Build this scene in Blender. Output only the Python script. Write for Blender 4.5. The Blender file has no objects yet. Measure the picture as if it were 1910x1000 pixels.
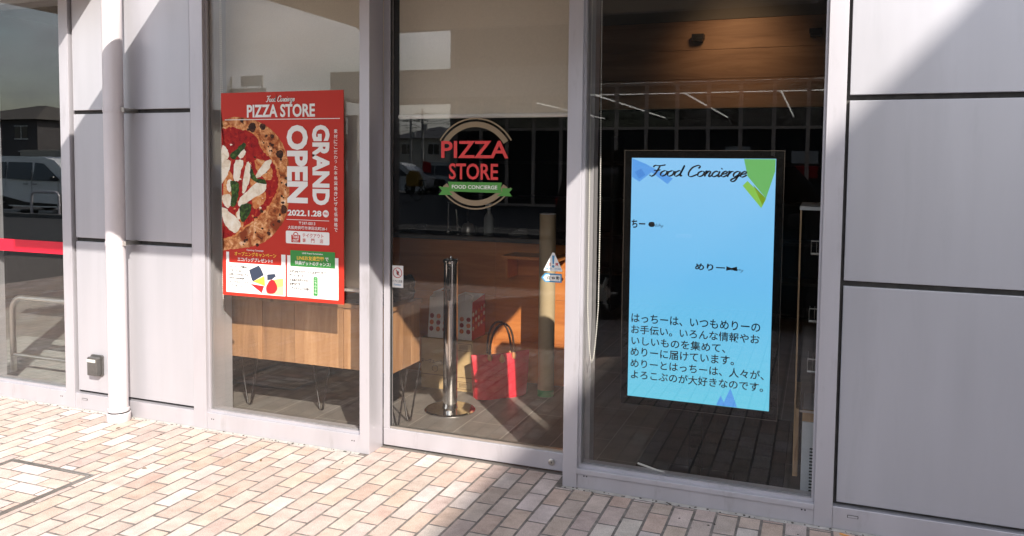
import bpy, bmesh, math, random
from mathutils import Vector, Matrix
random.seed(7)
SC = bpy.context.scene
COL = SC.collection
PI = math.pi

# ------------------------------------------------------------------ camera
cd = bpy.data.cameras.new('camera'); cam = bpy.data.objects.new('camera', cd); COL.objects.link(cam)
R = ((0.933692, 0.3579281, 0.01033057), (0.03010695, -0.0497237, -0.99830913), (-0.35680921, 0.93242428, -0.05720274))
rx, dn, fw = [Vector(r) for r in R]
rot = Matrix((rx, -dn, -fw)).transposed()
cam.matrix_world = Matrix.Translation((0, -3.72, 1.58)) @ rot.to_4x4()
cd.sensor_width = 36; cd.sensor_fit = 'HORIZONTAL'; cd.lens = 1493.6 / 1910 * 36
cd.shift_y = -(500 - 394.1) / 1910
cd.clip_start = 0.05; cd.clip_end = 600
SC.camera = cam
# ------------------------------------------------------------------ light
LIGHT = Vector((-0.83, 1.0, -0.905)).normalized()
W = bpy.data.worlds.new('World'); SC.world = W; W.use_nodes = True
nt = W.node_tree; nt.nodes.clear()
wo = nt.nodes.new('ShaderNodeOutputWorld'); bg = nt.nodes.new('ShaderNodeBackground')
sky = nt.nodes.new('ShaderNodeTexSky'); sky.sky_type = 'NISHITA'; sky.sun_disc = False
sky.sun_elevation = math.asin(-LIGHT.z); sky.sun_rotation = math.atan2(0.83, -1.0)
sky.air_density = 1.2; sky.dust_density = 2.0
tc = nt.nodes.new('ShaderNodeTexCoord'); mp = nt.nodes.new('ShaderNodeMapping'); mp.inputs['Scale'].default_value = (1, 1, 2.6)
nz = nt.nodes.new('ShaderNodeTexNoise'); nz.inputs['Scale'].default_value = 2.3; nz.inputs['Detail'].default_value = 7; nz.inputs['Roughness'].default_value = .62
cr = nt.nodes.new('ShaderNodeValToRGB'); cr.color_ramp.elements[0].position = .33; cr.color_ramp.elements[1].position = .60
cr.color_ramp.elements[1].color = (.97, .97, .97, 1)
mx = nt.nodes.new('ShaderNodeMix'); mx.data_type = 'RGBA'; mx.inputs[7].default_value = (7.2, 7.3, 7.6, 1)
nt.links.new(tc.outputs['Generated'], mp.inputs['Vector']); nt.links.new(mp.outputs[0], nz.inputs['Vector'])
nt.links.new(nz.outputs[0], cr.inputs[0]); nt.links.new(cr.outputs[0], mx.inputs[0])
sp = nt.nodes.new('ShaderNodeSeparateXYZ'); nt.links.new(tc.outputs['Generated'], sp.inputs[0])
cl = nt.nodes.new('ShaderNodeValToRGB'); cl.color_ramp.elements[0].position = .12; cl.color_ramp.elements[0].color = (7.0, 7.1, 7.5, 1); cl.color_ramp.elements[1].position = .62; cl.color_ramp.elements[1].color = (2.6, 2.75, 3.1, 1)
nt.links.new(sp.outputs['Z'], cl.inputs[0])
dt = nt.nodes.new('ShaderNodeVectorMath'); dt.operation = 'DOT_PRODUCT'; nt.links.new(tc.outputs['Generated'], dt.inputs[0]); dt.inputs[1].default_value = tuple(-LIGHT)
gr = nt.nodes.new('ShaderNodeMapRange'); gr.inputs[1].default_value = -.05; gr.inputs[2].default_value = .42; gr.inputs[3].default_value = .16; gr.inputs[4].default_value = 1.15; nt.links.new(dt.outputs['Value'], gr.inputs[0])
nb_ = nt.nodes.new('ShaderNodeTexNoise'); nb_.inputs['Scale'].default_value = 5.5; nb_.inputs['Detail'].default_value = 6; nb_.inputs['Roughness'].default_value = .55; nt.links.new(mp.outputs[0], nb_.inputs['Vector'])
nr_ = nt.nodes.new('ShaderNodeMapRange'); nr_.inputs[1].default_value = .35; nr_.inputs[2].default_value = .65; nr_.inputs[3].default_value = .72; nr_.inputs[4].default_value = 1.22; nt.links.new(nb_.outputs[0], nr_.inputs[0])
gx = nt.nodes.new('ShaderNodeMath'); gx.operation = 'MULTIPLY'; nt.links.new(gr.outputs[0], gx.inputs[0]); nt.links.new(nr_.outputs[0], gx.inputs[1])
gm = nt.nodes.new('ShaderNodeVectorMath'); gm.operation = 'SCALE'; nt.links.new(cl.outputs[0], gm.inputs[0]); nt.links.new(gx.outputs[0], gm.inputs['Scale']); nt.links.new(gm.outputs[0], mx.inputs[7])
nt.links.new(sky.outputs[0], mx.inputs[6]); nt.links.new(mx.outputs[2], bg.inputs[0])
bg.inputs[1].default_value = 0.15; nt.links.new(bg.outputs[0], wo.inputs[0])
sd = bpy.data.lights.new('sun', 'SUN'); sd.energy = 3.25; sd.angle = math.radians(.53); sd.color = (1, .93, .84)
sun = bpy.data.objects.new('sun', sd); COL.objects.link(sun); sun.rotation_mode = 'QUATERNION'
sun.rotation_quaternion = LIGHT.to_track_quat('-Z', 'Y'); sun.location = (8, -10, 9)
SC.view_settings.view_transform = 'Standard'; SC.view_settings.look = 'None'
SC.view_settings.exposure = 1.4; SC.view_settings.gamma = 1
SC.render.engine = 'CYCLES'
SC.cycles.max_bounces = 8; SC.cycles.transparent_max_bounces = 24; SC.cycles.caustics_reflective = False

# ------------------------------------------------------------------ materials
def lin(r, g, b):
    f = lambda c: (c / 255 / 12.92) if c / 255 <= .04045 else ((c / 255 + .055) / 1.055) ** 2.4
    return (f(r), f(g), f(b))
def pm(name, base, rough=.6, metal=0., var=0., scale=8., bump=0., bscale=120., spec=.5, stretch=None, dirt=None):
    m = bpy.data.materials.new(name); m.use_nodes = True
    n = m.node_tree.nodes; l = m.node_tree.links; b = n['Principled BSDF']
    b.inputs['Base Color'].default_value = (*base, 1); b.inputs['Roughness'].default_value = rough
    b.inputs['Metallic'].default_value = metal; b.inputs['Specular IOR Level'].default_value = spec
    if var or bump or dirt:
        t = n.new('ShaderNodeTexCoord'); mpn = n.new('ShaderNodeMapping'); l.new(t.outputs['Object'], mpn.inputs[0])
        if stretch: mpn.inputs['Scale'].default_value = stretch
    if var:
        z = n.new('ShaderNodeTexNoise'); z.inputs['Scale'].default_value = scale; z.inputs['Detail'].default_value = 6
        l.new(mpn.outputs[0], z.inputs['Vector'])
        r = n.new('ShaderNodeValToRGB'); r.color_ramp.elements[0].position = .3; r.color_ramp.elements[1].position = .7
        r.color_ramp.elements[0].color = (*[c * (1 - var) for c in base], 1); r.color_ramp.elements[1].color = (*[min(1, c * (1 + var)) for c in base], 1)
        l.new(z.outputs[0], r.inputs[0]); out = r.outputs[0]
        if dirt:
            z2 = n.new('ShaderNodeTexNoise'); z2.inputs['Scale'].default_value = dirt[1]; z2.inputs['Detail'].default_value = 10; z2.inputs['Roughness'].default_value = .7
            l.new(mpn.outputs[0], z2.inputs['Vector'])
            r2 = n.new('ShaderNodeValToRGB'); r2.color_ramp.elements[0].position = .56; r2.color_ramp.elements[1].position = .72
            r2.color_ramp.elements[1].color = (dirt[2],) * 3 + (1,)
            l.new(z2.outputs[0], r2.inputs[0])
            mm = n.new('ShaderNodeMix'); mm.data_type = 'RGBA'; l.new(r2.outputs[0], mm.inputs[0]); l.new(out, mm.inputs[6]); mm.inputs[7].default_value = (*dirt[0], 1); out = mm.outputs[2]
        l.new(out, b.inputs['Base Color'])
    if bump:
        z = n.new('ShaderNodeTexNoise'); z.inputs['Scale'].default_value = bscale; z.inputs['Detail'].default_value = 4
        l.new(mpn.outputs[0], z.inputs['Vector'])
        bn = n.new('ShaderNodeBump'); bn.inputs['Strength'].default_value = bump; bn.inputs['Distance'].default_value = .002
        l.new(z.outputs[0], bn.inputs['Height']); l.new(bn.outputs[0], b.inputs['Normal'])
    return m
def em(name, color, s):
    m = bpy.data.materials.new(name); m.use_nodes = True; b = m.node_tree.nodes['Principled BSDF']
    b.inputs['Base Color'].default_value = (.01, .01, .01, 1); b.inputs['Emission Color'].default_value = (*color, 1); b.inputs['Emission Strength'].default_value = s
    b.inputs['Roughness'].default_value = .3
    return m
def glass(name, f0=.045, tint=(.93, .96, .95), rough=0.):
    m = bpy.data.materials.new(name); m.use_nodes = True; n = m.node_tree.nodes; l = m.node_tree.links; n.clear()
    o = n.new('ShaderNodeOutputMaterial'); mixs = n.new('ShaderNodeMixShader'); tr = n.new('ShaderNodeBsdfTransparent'); gl = n.new('ShaderNodeBsdfGlossy')
    tr.inputs[0].default_value = (*tint, 1); gl.inputs['Roughness'].default_value = rough; gl.inputs[0].default_value = (1, 1, 1, 1)
    g = n.new('ShaderNodeNewGeometry'); d = n.new('ShaderNodeVectorMath'); d.operation = 'DOT_PRODUCT'
    l.new(g.outputs['Incoming'], d.inputs[0]); l.new(g.outputs['True Normal'], d.inputs[1])
    def mth(op, a, b=None):
        q = n.new('ShaderNodeMath'); q.operation = op
        for i, s in enumerate((a, b)):
            if s is None: continue
            if isinstance(s, (int, float)): q.inputs[i].default_value = s
            else: l.new(s, q.inputs[i])
        return q.outputs[0]
    c = mth('ABSOLUTE', d.outputs['Value']); k = mth('POWER', mth('SUBTRACT', 1.0, c), 5.0)
    fr = mth('ADD', f0, mth('MULTIPLY', k, 1 - f0))
    l.new(fr, mixs.inputs[0]); l.new(tr.outputs[0], mixs.inputs[1]); l.new(gl.outputs[0], mixs.inputs[2]); l.new(mixs.outputs[0], o.inputs[0])
    return m
def wood(name, c1, c2, c3, stretch, scale=3., rough=.5, knots=True, spec=.4):
    m = bpy.data.materials.new(name); m.use_nodes = True; n = m.node_tree.nodes; l = m.node_tree.links; b = n['Principled BSDF']
    b.inputs['Roughness'].default_value = rough; b.inputs['Specular IOR Level'].default_value = spec
    t = n.new('ShaderNodeTexCoord'); mpn = n.new('ShaderNodeMapping'); mpn.inputs['Scale'].default_value = stretch; l.new(t.outputs['Object'], mpn.inputs[0])
    z = n.new('ShaderNodeTexNoise'); z.inputs['Scale'].default_value = scale; z.inputs['Detail'].default_value = 8; z.inputs['Roughness'].default_value = .6; z.inputs['Distortion'].default_value = .8
    l.new(mpn.outputs[0], z.inputs['Vector'])
    r = n.new('ShaderNodeValToRGB'); e = r.color_ramp.elements; e[0].position = .28; e[0].color = (*c1, 1); e[1].position = .72; e[1].color = (*c3, 1)
    q = e.new(.5); q.color = (*c2, 1); l.new(z.outputs[0], r.inputs[0])
    out = r.outputs[0]
    if knots:
        v = n.new('ShaderNodeTexVoronoi'); v.inputs['Scale'].default_value = 5.2; l.new(t.outputs['Object'], v.inputs['Vector'])
        r2 = n.new('ShaderNodeValToRGB'); r2.color_ramp.elements[0].position = .05; r2.color_ramp.elements[0].color = (.8, .8, .8, 1); r2.color_ramp.elements[1].position = .11; r2.color_ramp.elements[1].color = (0, 0, 0, 1)
        l.new(v.outputs['Distance'], r2.inputs[0])
        mm = n.new('ShaderNodeMix'); mm.data_type = 'RGBA'; l.new(r2.outputs[0], mm.inputs[0]); l.new(out, mm.inputs[6]); mm.inputs[7].default_value = (*[c * .3 for c in c1], 1); out = mm.outputs[2]
    l.new(out, b.inputs['Base Color'])
    return m

ALU = pm('satin aluminium', (.51, .495, .53), .42, .45, .07, 5, .03, 300, .5, (1, 1, .25), ((.27, .255, .25), 7, .45))
ALUP = pm('panel coating', (.46, .456, .49), .36, .35, .05, 2.2, .02, 700, .5, (3, 3, .35), ((.33, .33, .35), 3.2, .22))
JOINT = pm('joint sealant', (.07, .065, .06), .8, 0, .3, 20)
CEMENT = pm('cement edging', (.48, .46, .43), .9, 0, .25, 25, .5, 90)
PIPEM = pm('pipe paint', (.62, .58, .60), .38, .1, .07, 6, .02, 150, .5, (1, 1, .3), ((.45, .42, .42), 14, .4))
WINGLASS = glass('window glass', .037, (.945, .94, .925))
DOORGLASS = glass('door glass', .033, (.955, .945, .93))
SIDEGLASS = glass('reflective glass', .075, (.93, .94, .93))
CLEAR = glass('clear acrylic', .04, (.97, .98, .98))
GEDGE = pm('glass edge', (.38, .55, .52), .2)
BLACKP = pm('black plastic', (.012, .012, .013), .35)
RUBBER = pm('rubber', (.02, .02, .02), .7)
CHROME = pm('polished steel', (.72, .71, .69), .12, 1.)
STEEL = pm('brushed steel', (.55, .53, .49), .3, .9, .06, 10)
WHITEP = pm('white plastic', (.75, .76, .76), .4)
PAPER = pm('white print', (.82, .82, .80), .6)
FABRIC = pm('blind fabric', (.66, .62, .53), .85, 0, .04, 120, .1, 600)
SOFFIT = pm('soffit board', (.60, .56, .47), .7, 0, .03, 2)
CONC = pm('concrete', (.42, .41, .39), .85, 0, .12, 4, .3, 60)
ASPH = pm('asphalt', (.05, .05, .052), .9, 0, .25, 3, .5, 60)
LINE = pm('road paint', (.7, .7, .68), .8, 0, .1, 8)

# ------------------------------------------------------------------ builders
def xz(x0, y, z1, s=.001):          # print on a facing surface: u to the right, v down, w towards the viewer
    return lambda u, v, w=0: (x0 + u * s, y - w, z1 - v * s)
class MB:
    def __init__(s): s.v = []; s.f = []; s.m = []; s.mats = []
    def mi(s, mat):
        if mat not in s.mats: s.mats.append(mat)
        return s.mats.index(mat)
    def add(s, vs, fs, mat):
        o = len(s.v); k = s.mi(mat); s.v += [tuple(p) for p in vs]
        for f in fs: s.f.append([i + o for i in f]); s.m.append(k)
        return s
    def box(s, a, b, mat):
        (x0, y0, z0), (x1, y1, z1) = a, b
        return s.add([(x0, y0, z0), (x1, y0, z0), (x1, y1, z0), (x0, y1, z0), (x0, y0, z1), (x1, y0, z1), (x1, y1, z1), (x0, y1, z1)],
                     [(3, 2, 1, 0), (4, 5, 6, 7), (0, 1, 5, 4), (1, 2, 6, 5), (2, 3, 7, 6), (3, 0, 4, 7)], mat)
    def lathe(s, prof, c, mat, n=24, axis='z'):
        vs = []; fs = []
        for r, h in prof:
            for i in range(n):
                a = 2 * PI * i / n; p = (r * math.cos(a), r * math.sin(a), h)
                if axis == 'y': p = (p[0], p[2], p[1])
                if axis == 'x': p = (p[2], p[0], p[1])
                vs.append((c[0] + p[0], c[1] + p[1], c[2] + p[2]))
        for k in range(len(prof) - 1):
            for i in range(n):
                j = (i + 1) % n; fs.append((k * n + i, k * n + j, (k + 1) * n + j, (k + 1) * n + i))
        fs.append(tuple(range(n - 1, -1, -1))); fs.append(tuple(range((len(prof) - 1) * n, len(prof) * n)))
        return s.add(vs, fs, mat)
    def tube(s, pts, r, mat, n=8, closed=False):
        pts = [Vector(p) for p in pts]; N = len(pts); vs = []; fs = []; up = None
        for i, p in enumerate(pts):
            a = pts[(i - 1) % N] if (closed or i) else p; b = pts[(i + 1) % N] if (closed or i < N - 1) else p
            t = (b - a).normalized()
            if up is None: up = Vector((0, 0, 1)) if abs(t.z) < .9 else Vector((1, 0, 0))
            sd_ = t.cross(up).normalized(); up = sd_.cross(t).normalized()
            rr = r[i] if isinstance(r, (list, tuple)) else r
            for k in range(n):
                an = 2 * PI * k / n; vs.append(p + rr * (math.cos(an) * sd_ + math.sin(an) * up))
        for i in range(N if closed else N - 1):
            for k in range(n):
                fs.append((i * n + k, i * n + (k + 1) % n, ((i + 1) % N) * n + (k + 1) % n, ((i + 1) % N) * n + k))
        if not closed: fs += [tuple(range(n - 1, -1, -1)), tuple(range((N - 1) * n, N * n))]
        return s.add(vs, fs, mat)
    def poly(s, fr, pts, mat, w=0.):                 # flat polygon
        return s.add([fr(u, v, w) for u, v in pts], [tuple(range(len(pts)))], mat)
    def slab(s, fr, pts, mat, w0, w1):               # extruded polygon
        n = len(pts); vs = [fr(u, v, w0) for u, v in pts] + [fr(u, v, w1) for u, v in pts]
        fs = [tuple(range(n - 1, -1, -1)), tuple(range(n, 2 * n))] + [(i, (i + 1) % n, n + (i + 1) % n, n + i) for i in range(n)]
        return s.add(vs, fs, mat)
    def rect(s, fr, u0, v0, u1, v1, mat, w=0.): return s.poly(fr, [(u0, v0), (u1, v0), (u1, v1), (u0, v1)], mat, w)
    def ring(s, fr, c, r0, r1, a0, a1, mat, w=0., n=48):
        vs = []; fs = []
        for i in range(n + 1):
            a = math.radians(a0 + (a1 - a0) * i / n)
            for r in (r0, r1): vs.append(fr(c[0] + r * math.cos(a), c[1] - r * math.sin(a), w))
        for i in range(n): fs.append((2 * i, 2 * i + 1, 2 * i + 3, 2 * i + 2))
        return s.add(vs, fs, mat)
    def disc(s, fr, c, r, mat, w=0., n=28, sq=1.): return s.poly(fr, [(c[0] + r * math.cos(2 * PI * i / n), c[1] + sq * r * math.sin(2 * PI * i / n)) for i in range(n)], mat, w)
    def text(s, fr, body, box, mat, w=.0004, bold=0., shear=0., turn=False):
        V, F = glyphs(body, bold, shear)
        if not V: return s
        xs = [p[0] for p in V]; ys = [p[1] for p in V]; x0, x1, y0, y1 = min(xs), max(xs), min(ys), max(ys)
        u0, v0, u1, v1 = box; vs = []
        for x, y in V:
            a = (x - x0) / (x1 - x0); b = (y - y0) / (y1 - y0)
            vs.append(fr(u0 + b * (u1 - u0), v0 + a * (v1 - v0), w) if turn else fr(u0 + a * (u1 - u0), v1 - b * (v1 - v0), w))
        return s.add(vs, F, mat)
    def brush(s, fr, body, box, mat, wt, w=.0005, sl=.28):   # handwriting drawn as ribbons
        strokes = script(body, sl); xs = [p[0] for t in strokes for p in t]; x0, x1 = min(xs), max(xs)
        u0, v0, u1, v1 = box; k = (u1 - u0) / (x1 - x0); ky = (v1 - v0) / 1.42
        for t in strokes:
            P = [(u0 + (x - x0) * k, v1 - (y + .4) * ky) for x, y in t]; N = len(P); vs = []
            for i in range(N):
                a, b = P[max(0, i - 1)], P[min(N - 1, i + 1)]; dx, dy = b[0] - a[0], b[1] - a[1]; L = math.hypot(dx, dy) or 1
                q = wt * (.35 + .65 * abs(dx * .45 - dy * -.9 * -1) / L) * (.55 if i in (0, N - 1) else 1)
                vs += [fr(P[i][0] - dy / L * q, P[i][1] + dx / L * q, w), fr(P[i][0] + dy / L * q, P[i][1] - dx / L * q, w)]
            s.add(vs, [(2 * i, 2 * i + 1, 2 * i + 3, 2 * i + 2) for i in range(N - 1)], mat)
        return s
    def build(s, name, parent=None, bevel=0, smooth=None, seg=2, loc=None):
        me = bpy.data.meshes.new(name); me.from_pydata(s.v, [], s.f); me.validate()
        for mm in s.mats: me.materials.append(mm)
        if len(s.m) == len(me.polygons): me.polygons.foreach_set('material_index', s.m)
        o = bpy.data.objects.new(name, me); COL.objects.link(o)
        if loc is not None:
            me.transform(Matrix.Translation(-Vector(loc))); o.location = loc
        if smooth is not None:
            me.shade_smooth(); me.set_sharp_from_angle(angle=math.radians(smooth))
        if bevel:
            md = o.modifiers.new('bevel', 'BEVEL'); md.width = bevel; md.segments = seg; md.limit_method = 'ANGLE'; md.angle_limit = math.radians(40)
        if parent is not None:
            o.parent = parent; o.matrix_parent_inverse = Matrix.Translation(-Vector(parent.location))
        me.update(); return o
_fc = bpy.data.curves.new('lettering', 'FONT'); _fo = bpy.data.objects.new('lettering', _fc); _cache = {}
def glyphs(body, bold, shear):
    k = (body, bold, shear)
    if k not in _cache:
        _fc.body = body; _fc.size = 1; _fc.offset = bold; _fc.shear = shear; _fc.resolution_u = 3
        if _fo.name not in COL.objects: COL.objects.link(_fo)
        bpy.context.view_layer.update()
        me = bpy.data.meshes.new_from_object(_fo.evaluated_get(bpy.context.evaluated_depsgraph_get()))
        _cache[k] = ([(v.co.x, v.co.y) for v in me.vertices], [tuple(p.vertices) for p in me.polygons]); bpy.data.meshes.remove(me)
    return _cache[k]
GL = {'o': (.48, [[(.25, .5), (.05, .35), (.05, .1), (.2, 0), (.38, .12), (.4, .38), (.27, .5), (.4, .42), (.52, .42)]]),
 'd': (.58, [[(.4, .42), (.25, .5), (.05, .32), (.06, .08), (.2, 0), (.38, .2), (.45, .6), (.47, 1.)], [(.47, 1.), (.42, .3), (.45, .03), (.58, .08)]]),
 'n': (.47, [[(0, .42), (.08, .5), (.06, .25), (.05, 0)], [(.06, .2), (.2, .48), (.33, .43), (.31, .1), (.37, 0), (.5, .12)]]),
 'c': (.4, [[(.34, .4), (.26, .5), (.08, .38), (.04, .14), (.15, 0), (.3, .05), (.42, .18)]]),
 'i': (.22, [[(.05, .5), (.05, .12), (.1, 0), (.24, .12)], [(.1, .68), (.13, .76)]]),
 'e': (.4, [[(.05, .22), (.28, .3), (.33, .43), (.22, .5), (.06, .35), (.05, .1), (.17, 0), (.32, .08), (.42, .2)]]),
 'r': (.36, [[(0, .42), (.08, .5), (.07, .25), (.06, 0)], [(.07, .22), (.2, .47), (.34, .46)]]),
 'g': (.48, [[(.38, .42), (.25, .5), (.06, .35), (.07, .1), (.2, .02), (.37, .2)], [(.4, .5), (.36, 0), (.28, -.33), (.1, -.4), (.02, -.25), (.2, -.08), (.5, .15)]]),
 'F': (.66, [[(0, .8), (.1, .96), (.4, .93), (.8, 1.02)], [(.44, .93), (.38, .5), (.27, .1), (.1, -.03), (-.06, .1)], [(.12, .5), (.35, .5), (.58, .56)]]),
 'C': (.64, [[(.55, .72), (.62, .88), (.48, 1.), (.15, .8), (.02, .38), (.1, .06), (.3, -.02), (.64, .2)]]),
 'm': (.66, [[(0, .42), (.08, .5), (.05, 0)], [(.06, .2), (.2, .48), (.3, .43), (.28, 0)], [(.29, .2), (.42, .48), (.54, .43), (.52, .05), (.68, .1)]]),
 'h': (.47, [[(.08, 1.), (.05, 0)], [(.06, .2), (.2, .48), (.33, .43), (.31, .1), (.5, .12)]]),
 't': (.3, [[(.12, .85), (.08, .1), (.15, 0), (.3, .1)], [(0, .52), (.26, .54)]]),
 'y': (.46, [[(.02, .5), (.06, .1), (.2, .02), (.38, .3)], [(.42, .5), (.34, -.2), (.15, -.4), (.04, -.3)]]), ' ': (.34, [])}
def script(body, sl):
    out = []; x = 0
    for ch in body:
        adv, st = GL[ch]
        for t in st:
            P = [Vector((a, b)) for a, b in t]; Q = []
            for i in range(len(P) - 1):
                p0, p1, p2, p3 = P[max(0, i - 1)], P[i], P[i + 1], P[min(len(P) - 1, i + 2)]
                for j in range(5):
                    q = j / 5; Q.append(.5 * (2 * p1 + (p2 - p0) * q + (2 * p0 - 5 * p1 + 4 * p2 - p3) * q * q + (3 * p1 - p0 - 3 * p2 + p3) * q ** 3))
            Q.append(P[-1]); out.append([(x + p.x + sl * p.y, p.y) for p in Q])
        x += adv
    return out
def tag(o, label=None, cat=None, group=None, kind=None):
    if label: o['label'] = label
    if cat: o['category'] = cat
    if group: o['group'] = group
    if kind: o['kind'] = kind
    return o
def thing(name, label, cat, loc=(0, 0, 0), group=None):
    o = bpy.data.objects.new(name, None); COL.objects.link(o); o.location = loc; o.empty_display_size = .1
    return tag(o, label, cat, group)
def st(o): return tag(o, kind='structure')
def dup(root, loc, label, rz=None):
    r = root.copy(); COL.objects.link(r); r.location = loc; r['label'] = label
    if rz is not None: r.rotation_euler = (0, 0, rz)
    for ch in list(root.children):
        c = ch.copy(); COL.objects.link(c); c.parent = r; c.matrix_parent_inverse = ch.matrix_parent_inverse.copy()
        for g in list(ch.children):
            d = g.copy(); COL.objects.link(d); d.parent = c; d.matrix_parent_inverse = g.matrix_parent_inverse.copy()
    return r
def B(a, b, mat): return MB().box(a, b, mat)

# ------------------------------------------------------------------ ground
def paver_mat():
    m = bpy.data.materials.new('clay pavers'); m.use_nodes = True; n = m.node_tree.nodes; l = m.node_tree.links; b = n['Principled BSDF']
    b.inputs['Roughness'].default_value = .85; b.inputs['Specular IOR Level'].default_value = .25
    at = n.new('ShaderNodeAttribute'); at.attribute_name = 'brick'
    t = n.new('ShaderNodeTexCoord')
    z = n.new('ShaderNodeTexNoise'); z.inputs['Scale'].default_value = 9; z.inputs['Detail'].default_value = 9; z.inputs['Roughness'].default_value = .7
    l.new(t.outputs['Object'], z.inputs['Vector'])
    r = n.new('ShaderNodeValToRGB'); r.color_ramp.elements[0].position = .3; r.color_ramp.elements[0].color = (.68, .66, .65, 1); r.color_ramp.elements[1].position = .62
    l.new(z.outputs[0], r.inputs[0])
    mu = n.new('ShaderNodeMix'); mu.data_type = 'RGBA'; mu.blend_type = 'MULTIPLY'; mu.inputs[0].default_value = 1
    l.new(at.outputs['Color'], mu.inputs[6]); l.new(r.outputs[0], mu.inputs[7])
    z2 = n.new('ShaderNodeTexNoise'); z2.inputs['Scale'].default_value = 260; z2.inputs['Detail'].default_value = 3; l.new(t.outputs['Object'], z2.inputs['Vector'])
    r2 = n.new('ShaderNodeValToRGB'); r2.color_ramp.elements[0].position = .36; r2.color_ramp.elements[0].color = (.72, .70, .68, 1); r2.color_ramp.elements[1].position = .62; r2.color_ramp.elements[1].color = (1.12, 1.1, 1.08, 1)
    l.new(z2.outputs[0], r2.inputs[0])
    m2 = n.new('ShaderNodeMix'); m2.data_type = 'RGBA'; m2.blend_type = 'MULTIPLY'; m2.inputs[0].default_value = 1; l.new(mu.outputs[2], m2.inputs[6]); l.new(r2.outputs[0], m2.inputs[7])
    l.new(m2.outputs[2], b.inputs['Base Color'])
    bn = n.new('ShaderNodeBump'); bn.inputs['Strength'].default_value = .35; bn.inputs['Distance'].default_value = .002; l.new(z2.outputs[0], bn.inputs['Height']); l.new(bn.outputs[0], b.inputs['Normal'])
    return m
PAVER = paver_mat()
TONES = [(.58, .465, .39), (.60, .50, .43), (.635, .55, .485), (.575, .44, .36), (.61, .51, .44), (.55, .45, .39), (.66, .585, .525), (.58, .475, .405), (.60, .47, .385)]
def bricks(rects, name, z=0.):
    vs = []; fs = []; cs = []
    for (x0, y0, x1, y1) in rects:
        if x1 - x0 < .012 or y1 - y0 < .012: continue
        g = .0036; x0 += g; x1 -= g; y0 += g; y1 -= g; dz = random.uniform(-.0012, .0008); k = .0028; o = len(vs)
        j = lambda: random.uniform(-.0012, .0012)
        top = [(x0 + k + j(), y0 + k + j()), (x1 - k + j(), y0 + k + j()), (x1 - k + j(), y1 - k + j()), (x0 + k + j(), y1 - k + j())]
        tl = [random.uniform(-.0008, .0008) for _ in range(4)]
        vs += [(a, b, z + dz * .25 + q * .3) for (a, b), q in zip(top, tl)] + [(x0, y0, z - .006), (x1, y0, z - .006), (x1, y1, z - .006), (x0, y1, z - .006)]
        fs += [(o, o + 1, o + 2, o + 3)] + [(o + 4 + i, o + 4 + (i + 1) % 4, o + (i + 1) % 4, o + i) for i in range(4)]
        c = random.choice(TONES); q = random.uniform(1.0, 1.17); cs += [(c[0] * q, c[1] * q * random.uniform(.98, 1.04), c[2] * q * 1.07, 1)] * 8
    me = bpy.data.meshes.new(name); me.from_pydata(vs, [], fs); me.materials.append(PAVER)
    at = me.attributes.new('brick', 'FLOAT_COLOR', 'POINT'); at.data.foreach_set('color', [q for c in cs for q in c])
    o = bpy.data.objects.new(name, me); COL.objects.link(o); return o
CV = (-3.945, -1.36, -3.362, -.775)
def subtract(r, c):
    x0, y0, x1, y1 = r
    if x1 <= c[0] or x0 >= c[2] or y1 <= c[1] or y0 >= c[3]: return [r]
    out = []
    if x0 < c[0]: out.append((x0, y0, c[0], y1)); x0 = c[0]
    if x1 > c[2]: out.append((c[2], y0, x1, y1)); x1 = c[2]
    if y0 < c[1]: out.append((x0, y0, x1, c[1]))
    if y1 > c[3]: out.append((x0, c[3], x1, y1))
    return out
rects = []
for k in range(-90, 37):
    x0 = -.879 + .0978 * k; x1 = x0 + .0978; ph = -.145 if k % 2 == 0 else -.2425
    ylim = .13 if -2.24 < (x0 + x1) / 2 < -1.14 else -.022 + random.uniform(-.006, .006)
    for j in range(-28, 3):
        y0 = ph + .195 * j; y1 = min(y0 + .195, ylim)
        if y1 <= y0: continue
        if y0 < -5.55: continue
        rects += subtract((x0, y0, x1, y1), CV)
st(bricks(rects, 'pavement'))
BED = pm('bedding sand', (.19, .165, .15), .95, 0, .5, 22, .5, 150)
st(B((-12.5, -5.6, -.05), (3.2, .2, -.0008), BED).build('pavement_bed'))
st(B((-12.5, -.024, -.006), (-2.30, .02, -.0004), CEMENT).build('cement_strip'))
st(B((-1.14, -.024, -.006), (3.2, .02, -.0004), CEMENT).build('cement_strip'))
st(B((-140, -150, -.08), (60, -5.6, -.012), ASPH).build('car_park'))
st(B((-140, -5.6, -.08), (-12.5, 20, -.012), ASPH).build('car_park'))
st(B((-26, -12.4, -.012), (3, -12.25, .09), pm('kerb stone', (.16, .155, .15), .9, 0, .2, 5)).build('kerb'))
lm = MB()
for i in range(-13, -7): lm.box((i * 2.6 - .06, -19.5, -.012), (i * 2.6 + .06, -15.4, -.006), LINE)
for i in range(-16, 2): lm.box((i * 2.6 - .06, -40, -.012), (i * 2.6 + .06, -35.2, -.006), LINE)
st(lm.build('parking_line'))
GR = pm('grime', (.06, .05, .04), .95, 0, .4, 40); rg = random.Random(11); m = MB()
for i in range(260):
    x = rg.uniform(-5.3, 1.3)
    if -2.25 < x < -1.13: continue
    r_ = rg.uniform(.002, .007); m.lathe([(r_ * .7, 0), (r_, r_ * .25), (r_ * .4, r_ * .5)], (x, rg.uniform(-.024, -.004) if rg.random() < .8 else rg.uniform(-.25, -.02), -.0006), GR, 6)
tag(m.build('grit'), 'dark grit and soil crumbs gathered along the foot of the shopfront', 'grit', kind='stuff')
LF = pm('dry leaf', (.16, .09, .04), .9)
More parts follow.
